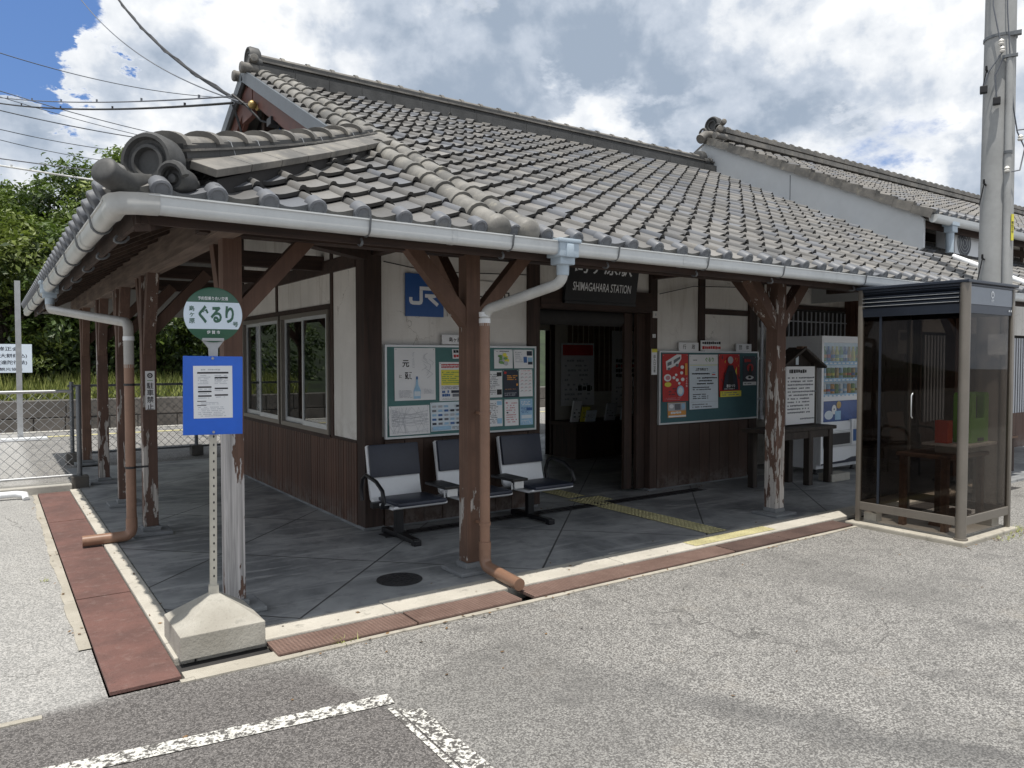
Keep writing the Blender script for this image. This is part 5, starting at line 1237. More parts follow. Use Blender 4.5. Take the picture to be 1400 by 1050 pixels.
m.disc((7.53, Y0-.0165, 1.975), X_, Z, .010, 12); m.disc((7.57, Y0-.0165, 1.975), X_, Z, .010, 12); m.build('emblem', fp)
m = MB(A['alu_dark']); m.box(X0-.045, X1+.035, Y0-.045, Y1+.035, 2.185, 2.212); m.box(X0-.02, X1+.02, Y0-.02, Y1+.02, 2.16, 2.186); m.build('roof_cap', pb, bevel=.006)
m = MB(A['wood_mid']); m.box(6.84, 7.58, 3.14, 3.62, .66, .69); sh_ = m.build('shelf', pb); m = MB(A['plaster']); m.box(6.98, 7.58, 3.08, 3.46, .765, .785); m.build('phone_shelf', sh_); m = MB(A['inner_wall']); m.box(7.1, 7.5, 3.2, 3.4, .69, .765); m.build('shelf_support', sh_)
for x, y in ((6.88, 3.2), (7.54, 3.2), (6.88, 3.57), (7.54, 3.57)): m = MB(A['wood_mid']); m.box(x-.025, x+.025, y-.025, y+.025, .012, .66); m.build('shelf_leg', sh_)
m = MB(A['wood_mid']); m.box(7.0, 7.5, 3.25, 3.42, .1, .13); m.box(7.05, 7.12, 3.25, 3.42, .012, .1); m.box(7.38, 7.45, 3.25, 3.42, .012, .1); m.build('foot_stool', sh_)
m = MB(A['curb']); m.box(6.76, 7.60, 3.04, 3.88, .012, .02); m.build('booth_floor', pb)
m = MB(A['alu']); m.tube([(X0-.008, 3.42, 1.02), (X0-.03, 3.42, 1.04), (X0-.03, 3.42, 1.22), (X0-.008, 3.42, 1.24)], .005, 8); m.build('door_handle', pb, smooth=60)
m = MB(A['alu_dark']); m.box(X0-.008, X0+.010, 3.715, 3.735, .2, 1.935); m.build('door_stile', pb)
ph = thing('public_telephone', 'bright green public telephone on the shelf inside the booth', 'telephone', (7.38, 3.22, .786))
m = MB(A['phone_green']); m.prism([(-.17, 0), (.17, 0), (.17, .43), (.15, .455), (.10, .455), (.08, .42), (.08, .22), (-.08, .22), (-.08, .42), (-.10, .455), (-.15, .455), (-.17, .43)], (7.38, 3.14, .786), X_, Z, Y_, .16); m.build('case', ph, bevel=.012)
m = MB(A['iron']); m.box(7.31, 7.45, 3.20, 3.24, 1.0, 1.2); m.box(7.33, 7.43, 3.128, 3.14, .80, .83); m.build('dial_panel', ph)
m = MB(A['phone_green']); m.tube([(7.57, 3.2, .87), (7.59, 3.2, .92), (7.59, 3.2, 1.10), (7.57, 3.2, 1.15)], .020, 10); m.build('handset', ph, smooth=60)
m = MB(A['phone_red']); m.box(7.03, 7.125, 3.26, 3.37, .786, .99); m.box(7.04, 7.115, 3.255, 3.26, .93, .97); tag(m.build('phone_book_box', bevel=.012), 'orange red box beside the green telephone in the booth', 'box')
nt = MB(A['paper2']); nt.obox((8.83, 3.60, 1.70), ((.42, -.9, 0), (.9, .42, 0), Z), (.09, .004, .11))
tag(nt.build('pole_notice', bevel=0), 'pale square notice fixed to the utility pole, seen through the booth glass', 'notice')
mb_ = thing('meter_box', 'small pale meter box on the boarded wall behind the telephone booth', 'meter box', (11.36, 5.9, 1.6))
m = MB(A['plaster']); m.box(11.30, 11.358, 5.78, 5.98, 1.62, 1.98); m.build('case', mb_, bevel=.01); m = MB(A['iron']); m.box(11.292, 11.30, 5.82, 5.94, 1.82, 1.94); m.build('dial_window', mb_)
# low table and chair standing under the eave behind the booth
tb = thing('low_table', 'low brown wooden table under the eave behind the telephone booth', 'table', (10.95, 4.7, 0))
m = MB(A['wood_mid']); m.box(10.3, 11.6, 4.45, 4.95, .46, .49); m.build('table_top', tb, bevel=.005)
for x, y in ((10.37, 4.51), (11.53, 4.51), (10.37, 4.89), (11.53, 4.89)): m = MB(A['timber']); m.box(x-.03, x+.03, y-.03, y+.03, 0, .46); m.build('leg', tb)
ch = thing('armchair', 'small chair with a looped black armrest behind the telephone booth', 'chair', (10.15, 4.95, 0))
m = MB(A['wood_mid']); m.box(9.95, 10.37, 4.95, 5.37, .36, .42); m.build('seat', ch, bevel=.01); m = MB(A['wood_mid']); m.obox((10.16, 5.38, .62), (X_, (0, 1, -.2), (0, .2, 1)), (.2, .015, .2)); m.build('backrest', ch, bevel=.008)
for x in (9.94, 10.38): m = MB(A['seat_black']); m.tube([(x, 5.37, .02), (x, 5.37, .58), (x, 5.25, .64), (x, 5.01, .62), (x, 4.95, .55), (x, 4.95, .02)], .013, 8); m.build('leg', ch, smooth=60)
# ------------------------------------------------------------------ drinks machine
vm = thing('vending_machine', 'white drinks vending machine with blue panel under the right end of the eave', 'vending machine', (9.49, 6.1, 0))
x0, x1, yf, yb = 8.99, 9.99, 5.76, 6.46
m = MB(A['white']); m.box(x0, x1, yf+.06, yb, .07, 1.85); m.build('case', vm, bevel=.01)
m = MB(A['white']); d0 = yf
for a, b, c, d in ((x0, x1, 1.76, 1.85), (x0, x0+.05, .13, 1.76), (x1-.05, x1, .13, 1.76), (x0+.05, x1-.05, .98, 1.04), (x0+.05, x1-.05, .58, .70), (x0+.05, x1-.05, .13, .36)): m.box(a, b, d0, d0+.06, c, d)
D_ = m.build('door', vm, bevel=.004)
m = MB(A['navy_ink']); m.prism([(.0, .13), (.98, .13), (.98, .20), (.72, .20), (.55, .165), (.0, .15)], (x0+.01, d0-.002, 0), X_, Z, Y_, .002); m.build('kick_trim', D_)
m = MB(A['paper2']); m.box(x0+.05, x1-.05, d0+.055, d0+.06, 1.04, 1.76); m.build('display_back', vm)
cols = ['grn_ink', 'org_ink', 'yel_ink', 'sky_ink', 'red_ink', 'brass', 'paper', 'blue_ink', 'grn_ink', 'org_ink']
for r, (z, hh) in enumerate(((1.51, .20), (1.285, .15), (1.075, .14))):
    m = MB(A['sky_ink']); m.box(x0+.05, x1-.05, d0+.002, d0+.02, z-.045, z); m.build('button_strip', D_)
    m = MB(A['white'])
    for i in range(9): m.box(x0+.08+i*.098, x0+.08+i*.098+.055, d0-.004, d0+.002, z-.034, z-.016)
    m.build('buttons', D_)
    for i in range(9):
        cx = x0+.105+i*.098; c = A[cols[(i*7+r*3+i//2) % 10]]; m = MB(c)
        if r == 0: m.lathe((cx, d0+.035, z+.002), Z, [(.026, 0), (.027, .02), (.026, hh*.62), (.012, hh*.82), (.012, hh)], 10)
        else: m.lathe((cx, d0+.035, z+.002), Z, [(.022, 0), (.026, .01), (.026, hh*.85), (.02, hh*.93)], 10)
        m.lathe((cx, d0+.035, z+.002), Z, [(.0275, hh*.22), (.0275, hh*.45)], 10, A[cols[(i*3+r*5+1) % 10]])
        m.build('sample_drink', vm, smooth=50)
m = MB(A['glass_clear']); m.box(x0+.05, x1-.05, d0+.004, d0+.007, 1.04, 1.76); m.build('display_glass', vm)
m = MB(A['vend_blue']); m.box(x0+.07, x1-.07, d0+.03, d0+.05, .70, .98); Q_ = m.build('picture_panel', D_)
m = MB(A['paper2']); o3 = V((x0, d0+.0285, 0)); m.disc(o3+V((.22, 0, .79)), X_, Z, .10, 18, None, .06); m.disc(o3+V((.34, -.001, .86)), X_, Z, .055, 18, A['paper'], .065); m.disc(o3+V((.45, -.0015, .92)), X_, Z, .055, 18, A['brass'], .05); m.quad(o3+V((0, -.002, 0)), X_, Z, .36, .50, .72, .84, A['sky_ink']); m.disc(o3+V((.34, -.002, .865)), X_, Z, .012, 10, A['navy_ink']); m.build('panel_picture', Q_)
m = MB(A['alu']); m.box(x0+.10, x0+.66, d0-.03, d0+.02, .36, .58); F_ = m.build('pickup_tray', D_, bevel=.012); m = MB(A['iron']); m.obox((x0+.38, d0-.034, .47), (X_, Y_, Z), (.24, .006, .075)); m.build('pickup_flap', F_)
m = MB(A['white']); m.box(x0+.68, x0+.90, d0-.03, d0+.02, .36, .72); C_ = m.build('coin_panel', D_, bevel=.01); m = MB(A['blue_ink']); m.box(x0+.71, x0+.88, d0-.034, d0-.03, .42, .58); m.build('coin_slot', C_); m = MB(A['paper']); m.obox((x0+.80, d0-.033, .64), (X_, Y_, Z), (.06, .003, .06)); m.build('sticker', C_)
m = MB(A['grey_ink']); m.ring((x0+.14, d0-.003, .28), X_, Z, .018, .028, 18); m.lathe((x0+.14, d0, .28), -Y_, [(.012, 0), (.012, .006)], 12); m.build('lock', D_)
for x in (x0+.06, x1-.06):
    m = MB(A['iron']); m.lathe((x, yf+.12, 0), Z, [(.04, 0), (.02, .02), (.02, .07)], 12); m.build('foot', vm)
m = MB(A['block']); m.box(8.62, 9.02, 5.36, 5.55, 0, .095); tag(m.build('concrete_block', bevel=.006), 'grey concrete block lying on the floor before the vending machine', 'block')
# ------------------------------------------------------------------ roofed history notice on a bench
hs = thing('roofed_notice', 'white text panel in a small house-shaped wooden stand beside the vending machine', 'notice stand', (8.28, 5.6, .72))
m = MB(A['wood_dark']); m.box(7.88, 7.94, 5.60, 5.72, .72, 1.50); m.build('side_board', hs); m = MB(A['wood_dark']); m.box(8.57, 8.63, 5.60, 5.72, .72, 1.50); m.build('side_board', hs)
m = MB(A['wood_dark']); m.prism([(7.86, 1.45), (8.64, 1.45), (8.25, 1.655)], (0, 5.64, 0), X_, Z, Y_, .05); m.build('gable_board', hs)
for s1 in (-1, 1):
    m = MB(A['wood_dark']); m.bar((8.25, 5.62, 1.675), (8.25+s1*.445, 5.62, 1.44), .24, .028, up=(s1*.5, 0, 1)); m.build('roof_board', hs)
m = MB(A['wood_mid']); m.box(8.20, 8.30, 5.52, 5.60, 1.66, 1.70); m.build('ridge_board', hs)
m = MB(A['paper']); m.box(7.96, 8.55, 5.575, 5.59, .735, 1.45); m.scribble((0, 5.5735, 0), X_, Z, 8.02, 8.5, 1.36, 1.42, 1, A['black'], 1, rr, .8); m.scribble((0, 5.5735, 0), X_, Z, 7.99, 8.58, .86, 1.33, 11, A['grey_ink'], .9, rr, .5); m.scribble((0, 5.5735, 0), X_, Z, 8.25, 8.7, .78, .82, 1, A['grey_ink'], 1, rr)
m.build('text_panel', hs); m = MB(A['paper2']); m.box(8.235, 8.29, 5.63, 5.636, 1.47, 1.59); m.build('number_tag', hs)
bt = thing('wooden_stand', 'dark wooden bench carrying the small roofed notice', 'bench', (8.05, 5.55, 0))
m = MB(A['wood_dark']); m.box(7.36, 8.74, 5.38, 5.76, .668, .712); m.build('top', bt, bevel=.008)
for x, y in ((7.5, 5.42), (7.5, 5.70), (8.2, 5.42), (8.62, 5.42), (8.62, 5.70), (8.2, 5.70)): m = MB(A['wood_dark']); m.box(x-.042, x+.042, y-.04, y+.04, 0, .668); m.build('leg', bt, bevel=.006)
m = MB(A['wood_dark']); m.box(7.5, 8.62, 5.39, 5.42, .58, .665); m.build('rail', bt)
# ------------------------------------------------------------------ mesh fence
def fence(label, x0, x1, y, z0, z1, posts, rail):
    t = thing('mesh_fence', label, 'fence', (x0, y, 0)); m = MB(A[rail])
    m.tube([(x0, y, z1), (x1, y, z1)], .018, 8); m.tube([(x0, y, z0), (x1, y, z0)], .016, 8); m.build('rail', t, smooth=60)
    m = MB(A[rail]); st = .115
    for sgn in (-1, 1):
        n = int((x1-x0+z1-z0)/st)
        for i in range(n):
            a = x0-(z1-z0)*(sgn > 0)+i*st+(0 if sgn > 0 else 0)
            p0, p1 = (a, z0), (a+sgn*(z1-z0), z1)
            if sgn < 0: p0, p1 = (x0+i*st, z0), (x0+i*st-(z1-z0), z1)
            (ax, az_), (bx, bz) = p0, p1
            lo_, hi_ = 0, 1; dx = bx-ax
            u0 = (x0-ax)/dx; u1 = (x1-ax)/dx; a_, b_ = max(0, min(u0, u1)), min(1, max(u0, u1))
            if b_-a_ > .02: m.tube([(ax+dx*a_, y+.002*sgn, az_+(bz-az_)*a_), (ax+dx*b_, y+.002*sgn, az_+(bz-az_)*b_)], .0036, 4, caps=False)
    m.build('wire_mesh', t)
    for x in posts:
        m = MB(A['galv_dk']); m.tube([(x, y, .05), (x, y, z1+.06)], .028, 12); p = m.build('fence_post', t, smooth=60); m = MB(A['stone']); m.box(x-.09, x+.09, y-.09, y+.09, -.02, .14); m.build('footing', p, bevel=.01)
fence('bright mesh fence beside the side drain at the left', -3.0, .80, 10.35, .15, 1.16, (-1.2, .87), 'galv')
fence('dull mesh fence behind the side veranda posts', .95, 4.2, 12.95, .12, 1.14, (1.0, 2.75), 'galv_dk')
kb_ = MB(A['slab']); kb_.box(-3, .78, 10.22, 10.5, -.05, .06); structure('fence_kerb', kb_, bevel=.01)
m = MB(A['white']); m.tube([(-.6, 10.05, .02), (.22, 10.03, .03), (.30, 9.98, .02), (.31, 9.9, -.02)], .035, 12); tag(m.build('white_pipe', smooth=60), 'short white plastic pipe lying at the foot of the left fence', 'pipe')
pl2 = thing('platform_post', 'thin pale grey post standing on the platform before the white board', 'post', (.47, 17.4, 0))
m = MB(A['galv']); m.box(.425, .52, 17.36, 17.44, 0, 3.05); m.build('shaft', pl2); m = MB(A['white']); m.box(.1, .9, 17.0, 17.3, -.02, .02); m.build('foot_plate', pl2)
sg = thing('event_board', 'white board with black event dates standing across the tracks', 'sign', (.2, 25.2, .4))
m = MB(A['sign_white']); m.box(-1.35, 1.0, 25.2, 25.24, 1.15, 1.95); o4 = V((0, 25.198, 0))
for st_, z, h_, cx, wd in (('正月堂 修正会', 1.82, .11, .17, 1.05), ('2月11日(大餅練込)', 1.62, .11, .28, 1.2), ('12日(達陀行法)', 1.43, .11, .42, .92), ('島ヶ原観光協会', 1.25, .08, .30, .95)): m.text(st_, o4, X_, Z, h_, A['navy_ink'], .01, wd, False, cx-.0, z)
m.build('panel', sg)
for x in (-1.0, .7): m = MB(A['galv_dk']); m.box(x-.04, x+.04, 25.24, 25.3, .3, 1.9); m.build('leg', sg)
# ------------------------------------------------------------------ utility pole
up_ = thing('utility_pole', 'grey concrete utility pole behind the telephone booth', 'utility pole', (9.02, 3.72, 0))
c = V((9.02, 3.72, -.03)); m = MB(A['concrete_pole']); m.lathe(c, Z, [(.172, 0), (.125, 9.5)], 32); m.build('shaft', up_, smooth=40)
pr_ = V((.38, -.92, 0)).normalized(); pt_ = V((-.92, -.38, 0)).normalized()
def PP(r, t, z): return V((9.02, 3.72, z))+pr_*r+pt_*t
m = MB(A['concrete_pole']); m.tube([PP(.095, .165, 0), PP(.09, .15, 4.72)], .034, 14); m.build('conduit', up_, smooth=50)
m = MB(A['galv_dk']); m.lathe((9.02, 3.72, 4.98), Z, [(.158, 0), (.158, .028)], 28); m.obox(PP(.12, .10, 4.99), (pr_, pt_, Z), (.07, .03, .02)); m.build('band', up_)
m = MB(A['galv_dk']); m.obox(PP(.09, .17, 4.74), (pr_, pt_, Z), (.07, .02, .014)); m.build('conduit_clamp', up_); m = MB(A['galv_dk']); m.lathe(PP(.092, .155, 3.72), Z, [(.042, 0), (.042, .03)], 14); m.build('conduit_clamp', up_)
for z in (2.62, 3.42, 4.62, 5.62):
    m = MB(A['iron']); m.tube([PP(-.10, .10, z), PP(-.12, .19, z+.01), PP(-.12, .20, z+.05)], .010, 7); m.tube([PP(-.12, .17, z), PP(-.16, .15, z-.22)], .006, 6); m.build('step_bolt', up_, smooth=60)
m = MB(A['cable_grey'])
for q in ([PP(-.08, .15, 5.9), PP(-.07, .17, 5.3), PP(0, .20, 4.9), PP(.02, .20, 4.8)], [PP(.04, .16, 5.9), PP(.06, .17, 5.2), PP(.09, .17, 4.74)], [PP(.02, .2, 4.78), PP(-.10, .2, 4.60), PP(-.14, .19, 4.45)], [PP(.03, .2, 4.72), PP(-.04, .21, 4.55), PP(-.02, .2, 4.30)], [PP(.09, .17, 4.7), PP(.13, .14, 4.2), PP(.17, .1, 3.95), PP(.24, .06, 3.78), PP(.20, .08, 3.55), PP(.10, .18, 3.52)], [PP(.16, .06, 3.98), PP(.6, .1, 3.96)]): m.tube(q, .0065, 6)
m.build('pole_cable', up_, smooth=60)
m = MB(A['ceramic'])
for q in (PP(.01, .2, 4.86), PP(.02, .205, 4.78), PP(.085, .19, 3.52), PP(.2, .08, 3.86)): m = MB(A['ceramic']); m.lathe(q, Z, [(.022, 0), (.03, .015), (.016, .03), (.028, .04), (.016, .06)], 12); m.build('insulator', up_, smooth=50)
m = MB(A['cable'])
for q in (PP(-.14, .2, 4.42), PP(-.02, .2, 4.28)): m = MB(A['cable']); m.obox(q, (pr_, pt_, Z), (.035, .03, .04)); m.build('cable_clamp', up_, bevel=.01)
m = MB(A['yel_ink']); m.obox(PP(.145, .09, 2.95), (pr_*.7-pt_*.7, pr_*.7+pt_*.7, Z), (.016, .003, .14)); m.text('電柱番号', PP(.1472, .0922, 2.95)+pt_*.002, (pr_*.7-pt_*.7), Z, .028, A['black'], .01, None, True); m.build('number_plate', up_)
# ------------------------------------------------------------------ overhead cables
def wire(label, p, q, r, sag, mat='cable', name='overhead_cable', twist=0, clips=0):
    m = MB(A[mat]); p = V(p); q = V(q); pts = [p.lerp(q, i/24)-Z*(sag*4*(i/24)*(1-i/24)) for i in range(25)]
    m.tube(pts, r, 6)
    if twist:
        d = (q-p).normalized(); s1 = d.cross(Z).normalized(); m.tube([a+s1*math.cos(i*1.3)*r*1.2+Z*math.sin(i*1.3)*r*1.2 for i, a in enumerate(pts)], r*.6, 5)
    for i in range(clips):
        a = p.lerp(q, (i+.5)/clips)-Z*(sag*4*((i+.5)/clips)*(1-(i+.5)/clips)); m.obox(a+Z*.02, ((q-p), (0, 0, 1), (q-p).cross(Z)), (.014, .026, .010))
    tag(m.build(name, smooth=60), label, 'cable', 'cables over the platform side')
def far_pt(u, v, y):
    """point seen in that direction at depth y (used to lay distant cables)"""
    fx, cx_, cy_ = 1024.61, 700, 525
    a, b = (u-cx_)/fx, (v-cy_)/fx
    dx = .82022*a-.01953*b+.57171; dy = -.57204*a-.02800*b+.81975; dz = -.99942*b-.03414
    k = y/dy; return V((dx*k, y, 1.55+dz*k))
E_ = V((2.42, 8.75, 4.42))
wire('thick twisted service cable dropping from the top edge to the gable', far_pt(150, -18, 19), E_, .022, .25, twist=1)
wire('thin service cable dropping from the top edge left of the twisted one', far_pt(100, -15, 21), E_+V((-.03, .1, .05)), .009, .35, 'cable_grey')
wire('upper of the two level cables with clips running to the gable', far_pt(-30, 129, 22), E_+V((-.08, .1, .1)), .009, .12, 'cable_grey', clips=7)
wire('lower of the two level cables with clips running to the gable', far_pt(-30, 136, 22), E_+V((-.1, .1, .02)), .014, .14, clips=5)
for i, (u0, v0, u1, v1, lb, r) in enumerate(((-20, 66, 330, 134, 'thin line crossing the clouds at the upper left', .02), (-20, 118, 420, 215, 'pair line sloping behind the gable, upper', .02), (-20, 126, 420, 222, 'pair line sloping behind the gable, lower', .016), (-20, 146, 400, 205, 'line sloping just above the treetops', .024), (-20, 172, 330, 212, 'thin line passing close over the trees', .018), (-20, 186, 300, 225, 'lowest thin line in front of the treetops', .016))):
    wire(lb, far_pt(u0, v0, 40), far_pt(u1, v1, 46), r, .5, 'cable_grey')
wire('pale thick double cable in front of the trees left of the roof corner', far_pt(-20, 223, 16), far_pt(250, 262, 15), .016, .02, 'gutter_old', clips=4)
wire('thin cable above the pale thick one left of the roof corner', far_pt(-20, 214, 16), far_pt(250, 246, 15), .010, .02, 'cable_grey')
# bracket and insulators on the gable
gi = thing('cable_bracket', 'wire bracket with brown insulator where cables meet the gable', 'bracket', tuple(E_))
m = MB(A['brass']); m.lathe(E_+V((.02, -.12, -.02)), (1, .2, -.2), [(.03, 0), (.045, .02), (.045, .06), (.03, .08), (.045, .10), (.03, .13)], 14); m.build('insulator', gi, smooth=50)
m = MB(A['iron']); m.tube([E_+V((-.1, .12, .12)), E_, E_+V((.14, -.14, -.06)), E_+V((.3, -.5, -.32))], .014, 8); m.obox(E_+V((.16, -.62, -.34)), (X_, Y_, Z), (.08, .07, .04)); m.build('arm', gi)
m = MB(A['cable']); m.tube([E_, E_+V((.1, -.3, -.25)), E_+V((.2, -.62, -.36)), E_+V((.25, -.4, -.5)), E_+V((.25, -.2, -.9))], .012, 7); m.tube([E_+V((-.1, .1, .0)), E_+V((-.02, .12, -.22)), E_+V((.05, .08, -.6))], .014, 7); m.build('cable_loop', gi, smooth=60)
m = MB(A['blue_ink']); m.tube([E_+V((.2, -.62, -.40)), E_+V((.22, -.35, -.50)), E_+V((.22, -.3, -.9))], .010, 7); m.build('blue_cable', gi, smooth=60)

# ------------------------------------------------------------------ trees on the hillside
def tree(x, y, z, hgt, rad, leaf, seed, label, n=5200, ls=.17):
    rd = random.Random(seed); t = thing('hillside_tree', label, 'tree', (x, y, z), group='trees on the hillside across the tracks')
    m = MB(A['trunk']); top = V((x+rd.uniform(-.4, .4), y, z+hgt*.75)); b0 = V((x, y, z-.3)); mid = b0.lerp(top, .5)+V((rd.uniform(-.3, .3), 0, 0))
    m.tube([b0, mid, top], [.20, .14, .04], 8)
    blobs = []
    for i in range(26):
        a = rd.uniform(0, 2*math.pi); hh = rd.uniform(.16, .98); rr_ = rad*rd.uniform(.15, .95)*math.sqrt(max(.08, 1-((hh-.48)/.56)**2)); 
        c = V((x+math.cos(a)*rr_, y+math.sin(a)*rr_*.8, z+hgt*hh)); blobs.append((c, rad*rd.uniform(.24, .42)))
        if i % 3 == 0: m.tube([b0.lerp(top, min(.95, hh*.7)), c], [.06, .015], 6)
    m.build('trunk', t, smooth=60)
    lf = MB(A[leaf]); tot = sum(r*r for c, r in blobs)
    for c, r in blobs:
        k = int(n*r*r/tot); base = rd.uniform(.25, .7)
        nsub = max(3, int(k/32)); subs = []
        for _ in range(nsub):
            d = V((rd.gauss(0, 1), rd.gauss(0, 1), rd.gauss(.25, 1))).normalized(); subs.append((c+d*r*rd.uniform(.55, 1.05), d, rd.uniform(-.22, .22)))
        for _ in range(k):
            sc, d, br = rd.choice(subs); p = sc+V((rd.gauss(0, .17), rd.gauss(0, .17), rd.gauss(0, .12)))
            nn = (d*.55+V((rd.gauss(0, .55), rd.gauss(0, .55), rd.gauss(.55, .5)))).normalized(); e = nn.orthogonal().normalized(); g_ = nn.cross(e); an = rd.uniform(0, 6.28)
            e, g_ = e*math.cos(an)+g_*math.sin(an), g_*math.cos(an)-e*math.sin(an); s1 = ls*rd.choice((.5, .7, .9, 1.2))*rd.uniform(.85, 1.15); w1 = s1*rd.uniform(.35, .55)
            q = min(1, max(0, base+br+rd.gauss(0, .16)+(.18 if d.z > .3 else -.14)))  # clump tops coloured lighter as if sunlit, leaves below darker
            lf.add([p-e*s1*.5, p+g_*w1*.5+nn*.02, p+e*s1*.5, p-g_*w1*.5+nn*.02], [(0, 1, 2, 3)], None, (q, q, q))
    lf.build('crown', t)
TR = [(-2.6, 29.5, .8, 5.6, 2.8, 'leaf_b', 'dark broad tree at the far left edge of the hillside'),
      (.2, 34.0, 2.2, 5.6, 2.8, 'leaf_a', 'tall green tree standing behind at the left edge'),
      (.5, 28.6, .7, 5.2, 2.5, 'leaf_c', 'yellow green bushy tree at the left beside the white board'),
      (2.6, 34.0, 2.2, 6.1, 2.8, 'leaf_b', 'dark tall tree behind the yellow green one'),
      (2.9, 28.6, .7, 5.0, 2.4, 'leaf_b', 'dark dense tree low on the bank behind the gutter end'),
      (1.5, 31.2, 1.3, 6.3, 2.7, 'leaf_a', 'mid green tree between the front and rear rows at the left'),
      (4.9, 33.5, 2.0, 7.6, 2.9, 'leaf_a', 'tallest leafy tree left of the roof corner tile'),
      (4.2, 30.8, 1.3, 6.3, 2.6, 'leaf_c', 'sunny tree just left of the roof corner tile'),
      (5.2, 28.4, .7, 5.0, 2.4, 'leaf_a', 'lighter tree seen under the side eave'),
      (7.2, 33.5, 2.0, 7.9, 2.9, 'leaf_b', 'dark tree whose crown shows above the hip ridge'),
      (7.6, 29.0, .8, 5.4, 2.6, 'leaf_c', 'green tree seen between the veranda posts'),
      (9.4, 33.5, 1.9, 7.4, 2.9, 'leaf_a', 'leafy tree whose top meets the gable'),
      (10.2, 29.0, .8, 5.4, 2.6, 'leaf_b', 'dark tree behind the blue timetable board'),
      (17.0, 29.5, .8, 6.5, 3.2, 'leaf_c', 'broad tree seen through the waiting room gate')]
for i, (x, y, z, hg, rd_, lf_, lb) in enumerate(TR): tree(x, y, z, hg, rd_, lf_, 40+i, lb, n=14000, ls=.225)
# undergrowth along the bank
ug = MB(A['leaf_b']); rd = random.Random(77)
for i in range(9000):
    x = rd.uniform(-5, 14); y = 27.4+rd.uniform(0, 2.0); z = .6+abs(rd.gauss(0, .75)); nn = V((rd.gauss(0, .6), rd.gauss(-.5, .5), rd.gauss(.5, .5))).normalized(); e = nn.orthogonal().normalized(); g_ = nn.cross(e); s1 = rd.uniform(.1, .24); q = min(1, max(0, rd.gauss(.3, .22)))
    p = V((x, y, z)); lf_ = [p-e*s1*.5, p+g_*s1*.25, p+e*s1*.5, p-g_*s1*.25]; ug.add(lf_, [(0, 1, 2, 3)], None, (q, q, q))
tag(ug.build('undergrowth'), kind='stuff')

# ------------------------------------------------------------------ weeds at the kerbs
wd_ = MB(A['grass']); rd = random.Random(5)
def tuft(x, y, n, sp, hg):
    for i in range(n):
        a = rd.uniform(0, 6.28); l = rd.uniform(.4, 1)*hg; p = V((x+rd.gauss(0, sp), y+rd.gauss(0, sp*.4), -.025)); t_ = p+V((math.cos(a)*l*.8, math.sin(a)*l*.8, l*.7)); s1 = V((-math.sin(a), math.cos(a), 0))*.003; q = rd.uniform(.3, 1)
        wd_.add([p-s1, p+s1, t_], [(0, 1, 2)], None, (1, q, q))
for x, y, n, sp, hg in ((1.55, 3.9, 22, .05, .07), (7.35, 2.88, 60, .16, .06), (7.7, 2.95, 70, .08, .07), (7.75, 3.3, 50, .1, .06), (.84, 9.9, 16, .05, .06), (3.6, 4.36, 8, .1, .03), (.30, 6.2, 14, .02, .04), (6.3, 4.1, 10, .1, .03)): tuft(x, y, n, sp, hg)
tag(wd_.build('weeds'), kind='stuff')

# dry leaves and grit gathered at the kerb
ll = MB(plain('dry_leaf', (.17, .10, .045), .8, 0, .5, 30)); rd = random.Random(9)
def litter(x0, x1, y0, y1, n, z):
    for i in range(n):
        p = V((rd.uniform(x0, x1), rd.uniform(y0, y1), z)); a = rd.uniform(0, 6.28); e = V((math.cos(a), math.sin(a), rd.uniform(-.2, .2)))*rd.uniform(.006, .018); g_ = V((-math.sin(a), math.cos(a), rd.uniform(-.2, .3)))*rd.uniform(.004, .010)
        ll.add([p-e, p+g_*.9+Z*.003, p+e+Z*.004, p-g_], [(0, 1, 2, 3)])
litter(1.3, 6.5, 3.80, 3.90, 60, -.02); litter(6.6, 7.8, 2.84, 2.95, 40, -.024); litter(.34, .44, 4.7, 10, 30, -.017); litter(.76, .86, 4.6, 10, 24, .009); litter(-1, 6, 2.2, 3.8, 26, -.026); litter(3.0, 7.5, 6.08, 6.2, 30, .004); litter(.9, 6.5, 4.14, 4.5, 18, .009)
tag(ll.build('leaf_litter'), kind='stuff')

# ------------------------------------------------------------------ sky, sun, camera
W_ = bpy.data.worlds.new('World'); SC.world = W_; W_.use_nodes = True; nt = W_.node_tree; nt.nodes.clear()
class WN(NT):
    def __init__(s, tree): s.t = tree
w = WN(nt); out = w.n('ShaderNodeOutputWorld'); bg = w.n('ShaderNodeBackground'); bg.inputs[1].default_value = .110
sky = w.n('ShaderNodeTexSky', sky_type='NISHITA'); sky.sun_disc = False
SUN = V((-.160, -.178, 1)).normalized()
sky.sun_elevation = math.asin(SUN.z); sky.sun_rotation = math.atan2(SUN.x, SUN.y); sky.air_density = 1.0; sky.dust_density = .6; sky.ozone_density = 1.6
d = w.n('ShaderNodeTexCoord').outputs['Generated']; sp = w.n('ShaderNodeSeparateXYZ'); w.l(d, sp.inputs[0])
zz = w.math('MAXIMUM', sp.outputs[2], .0)
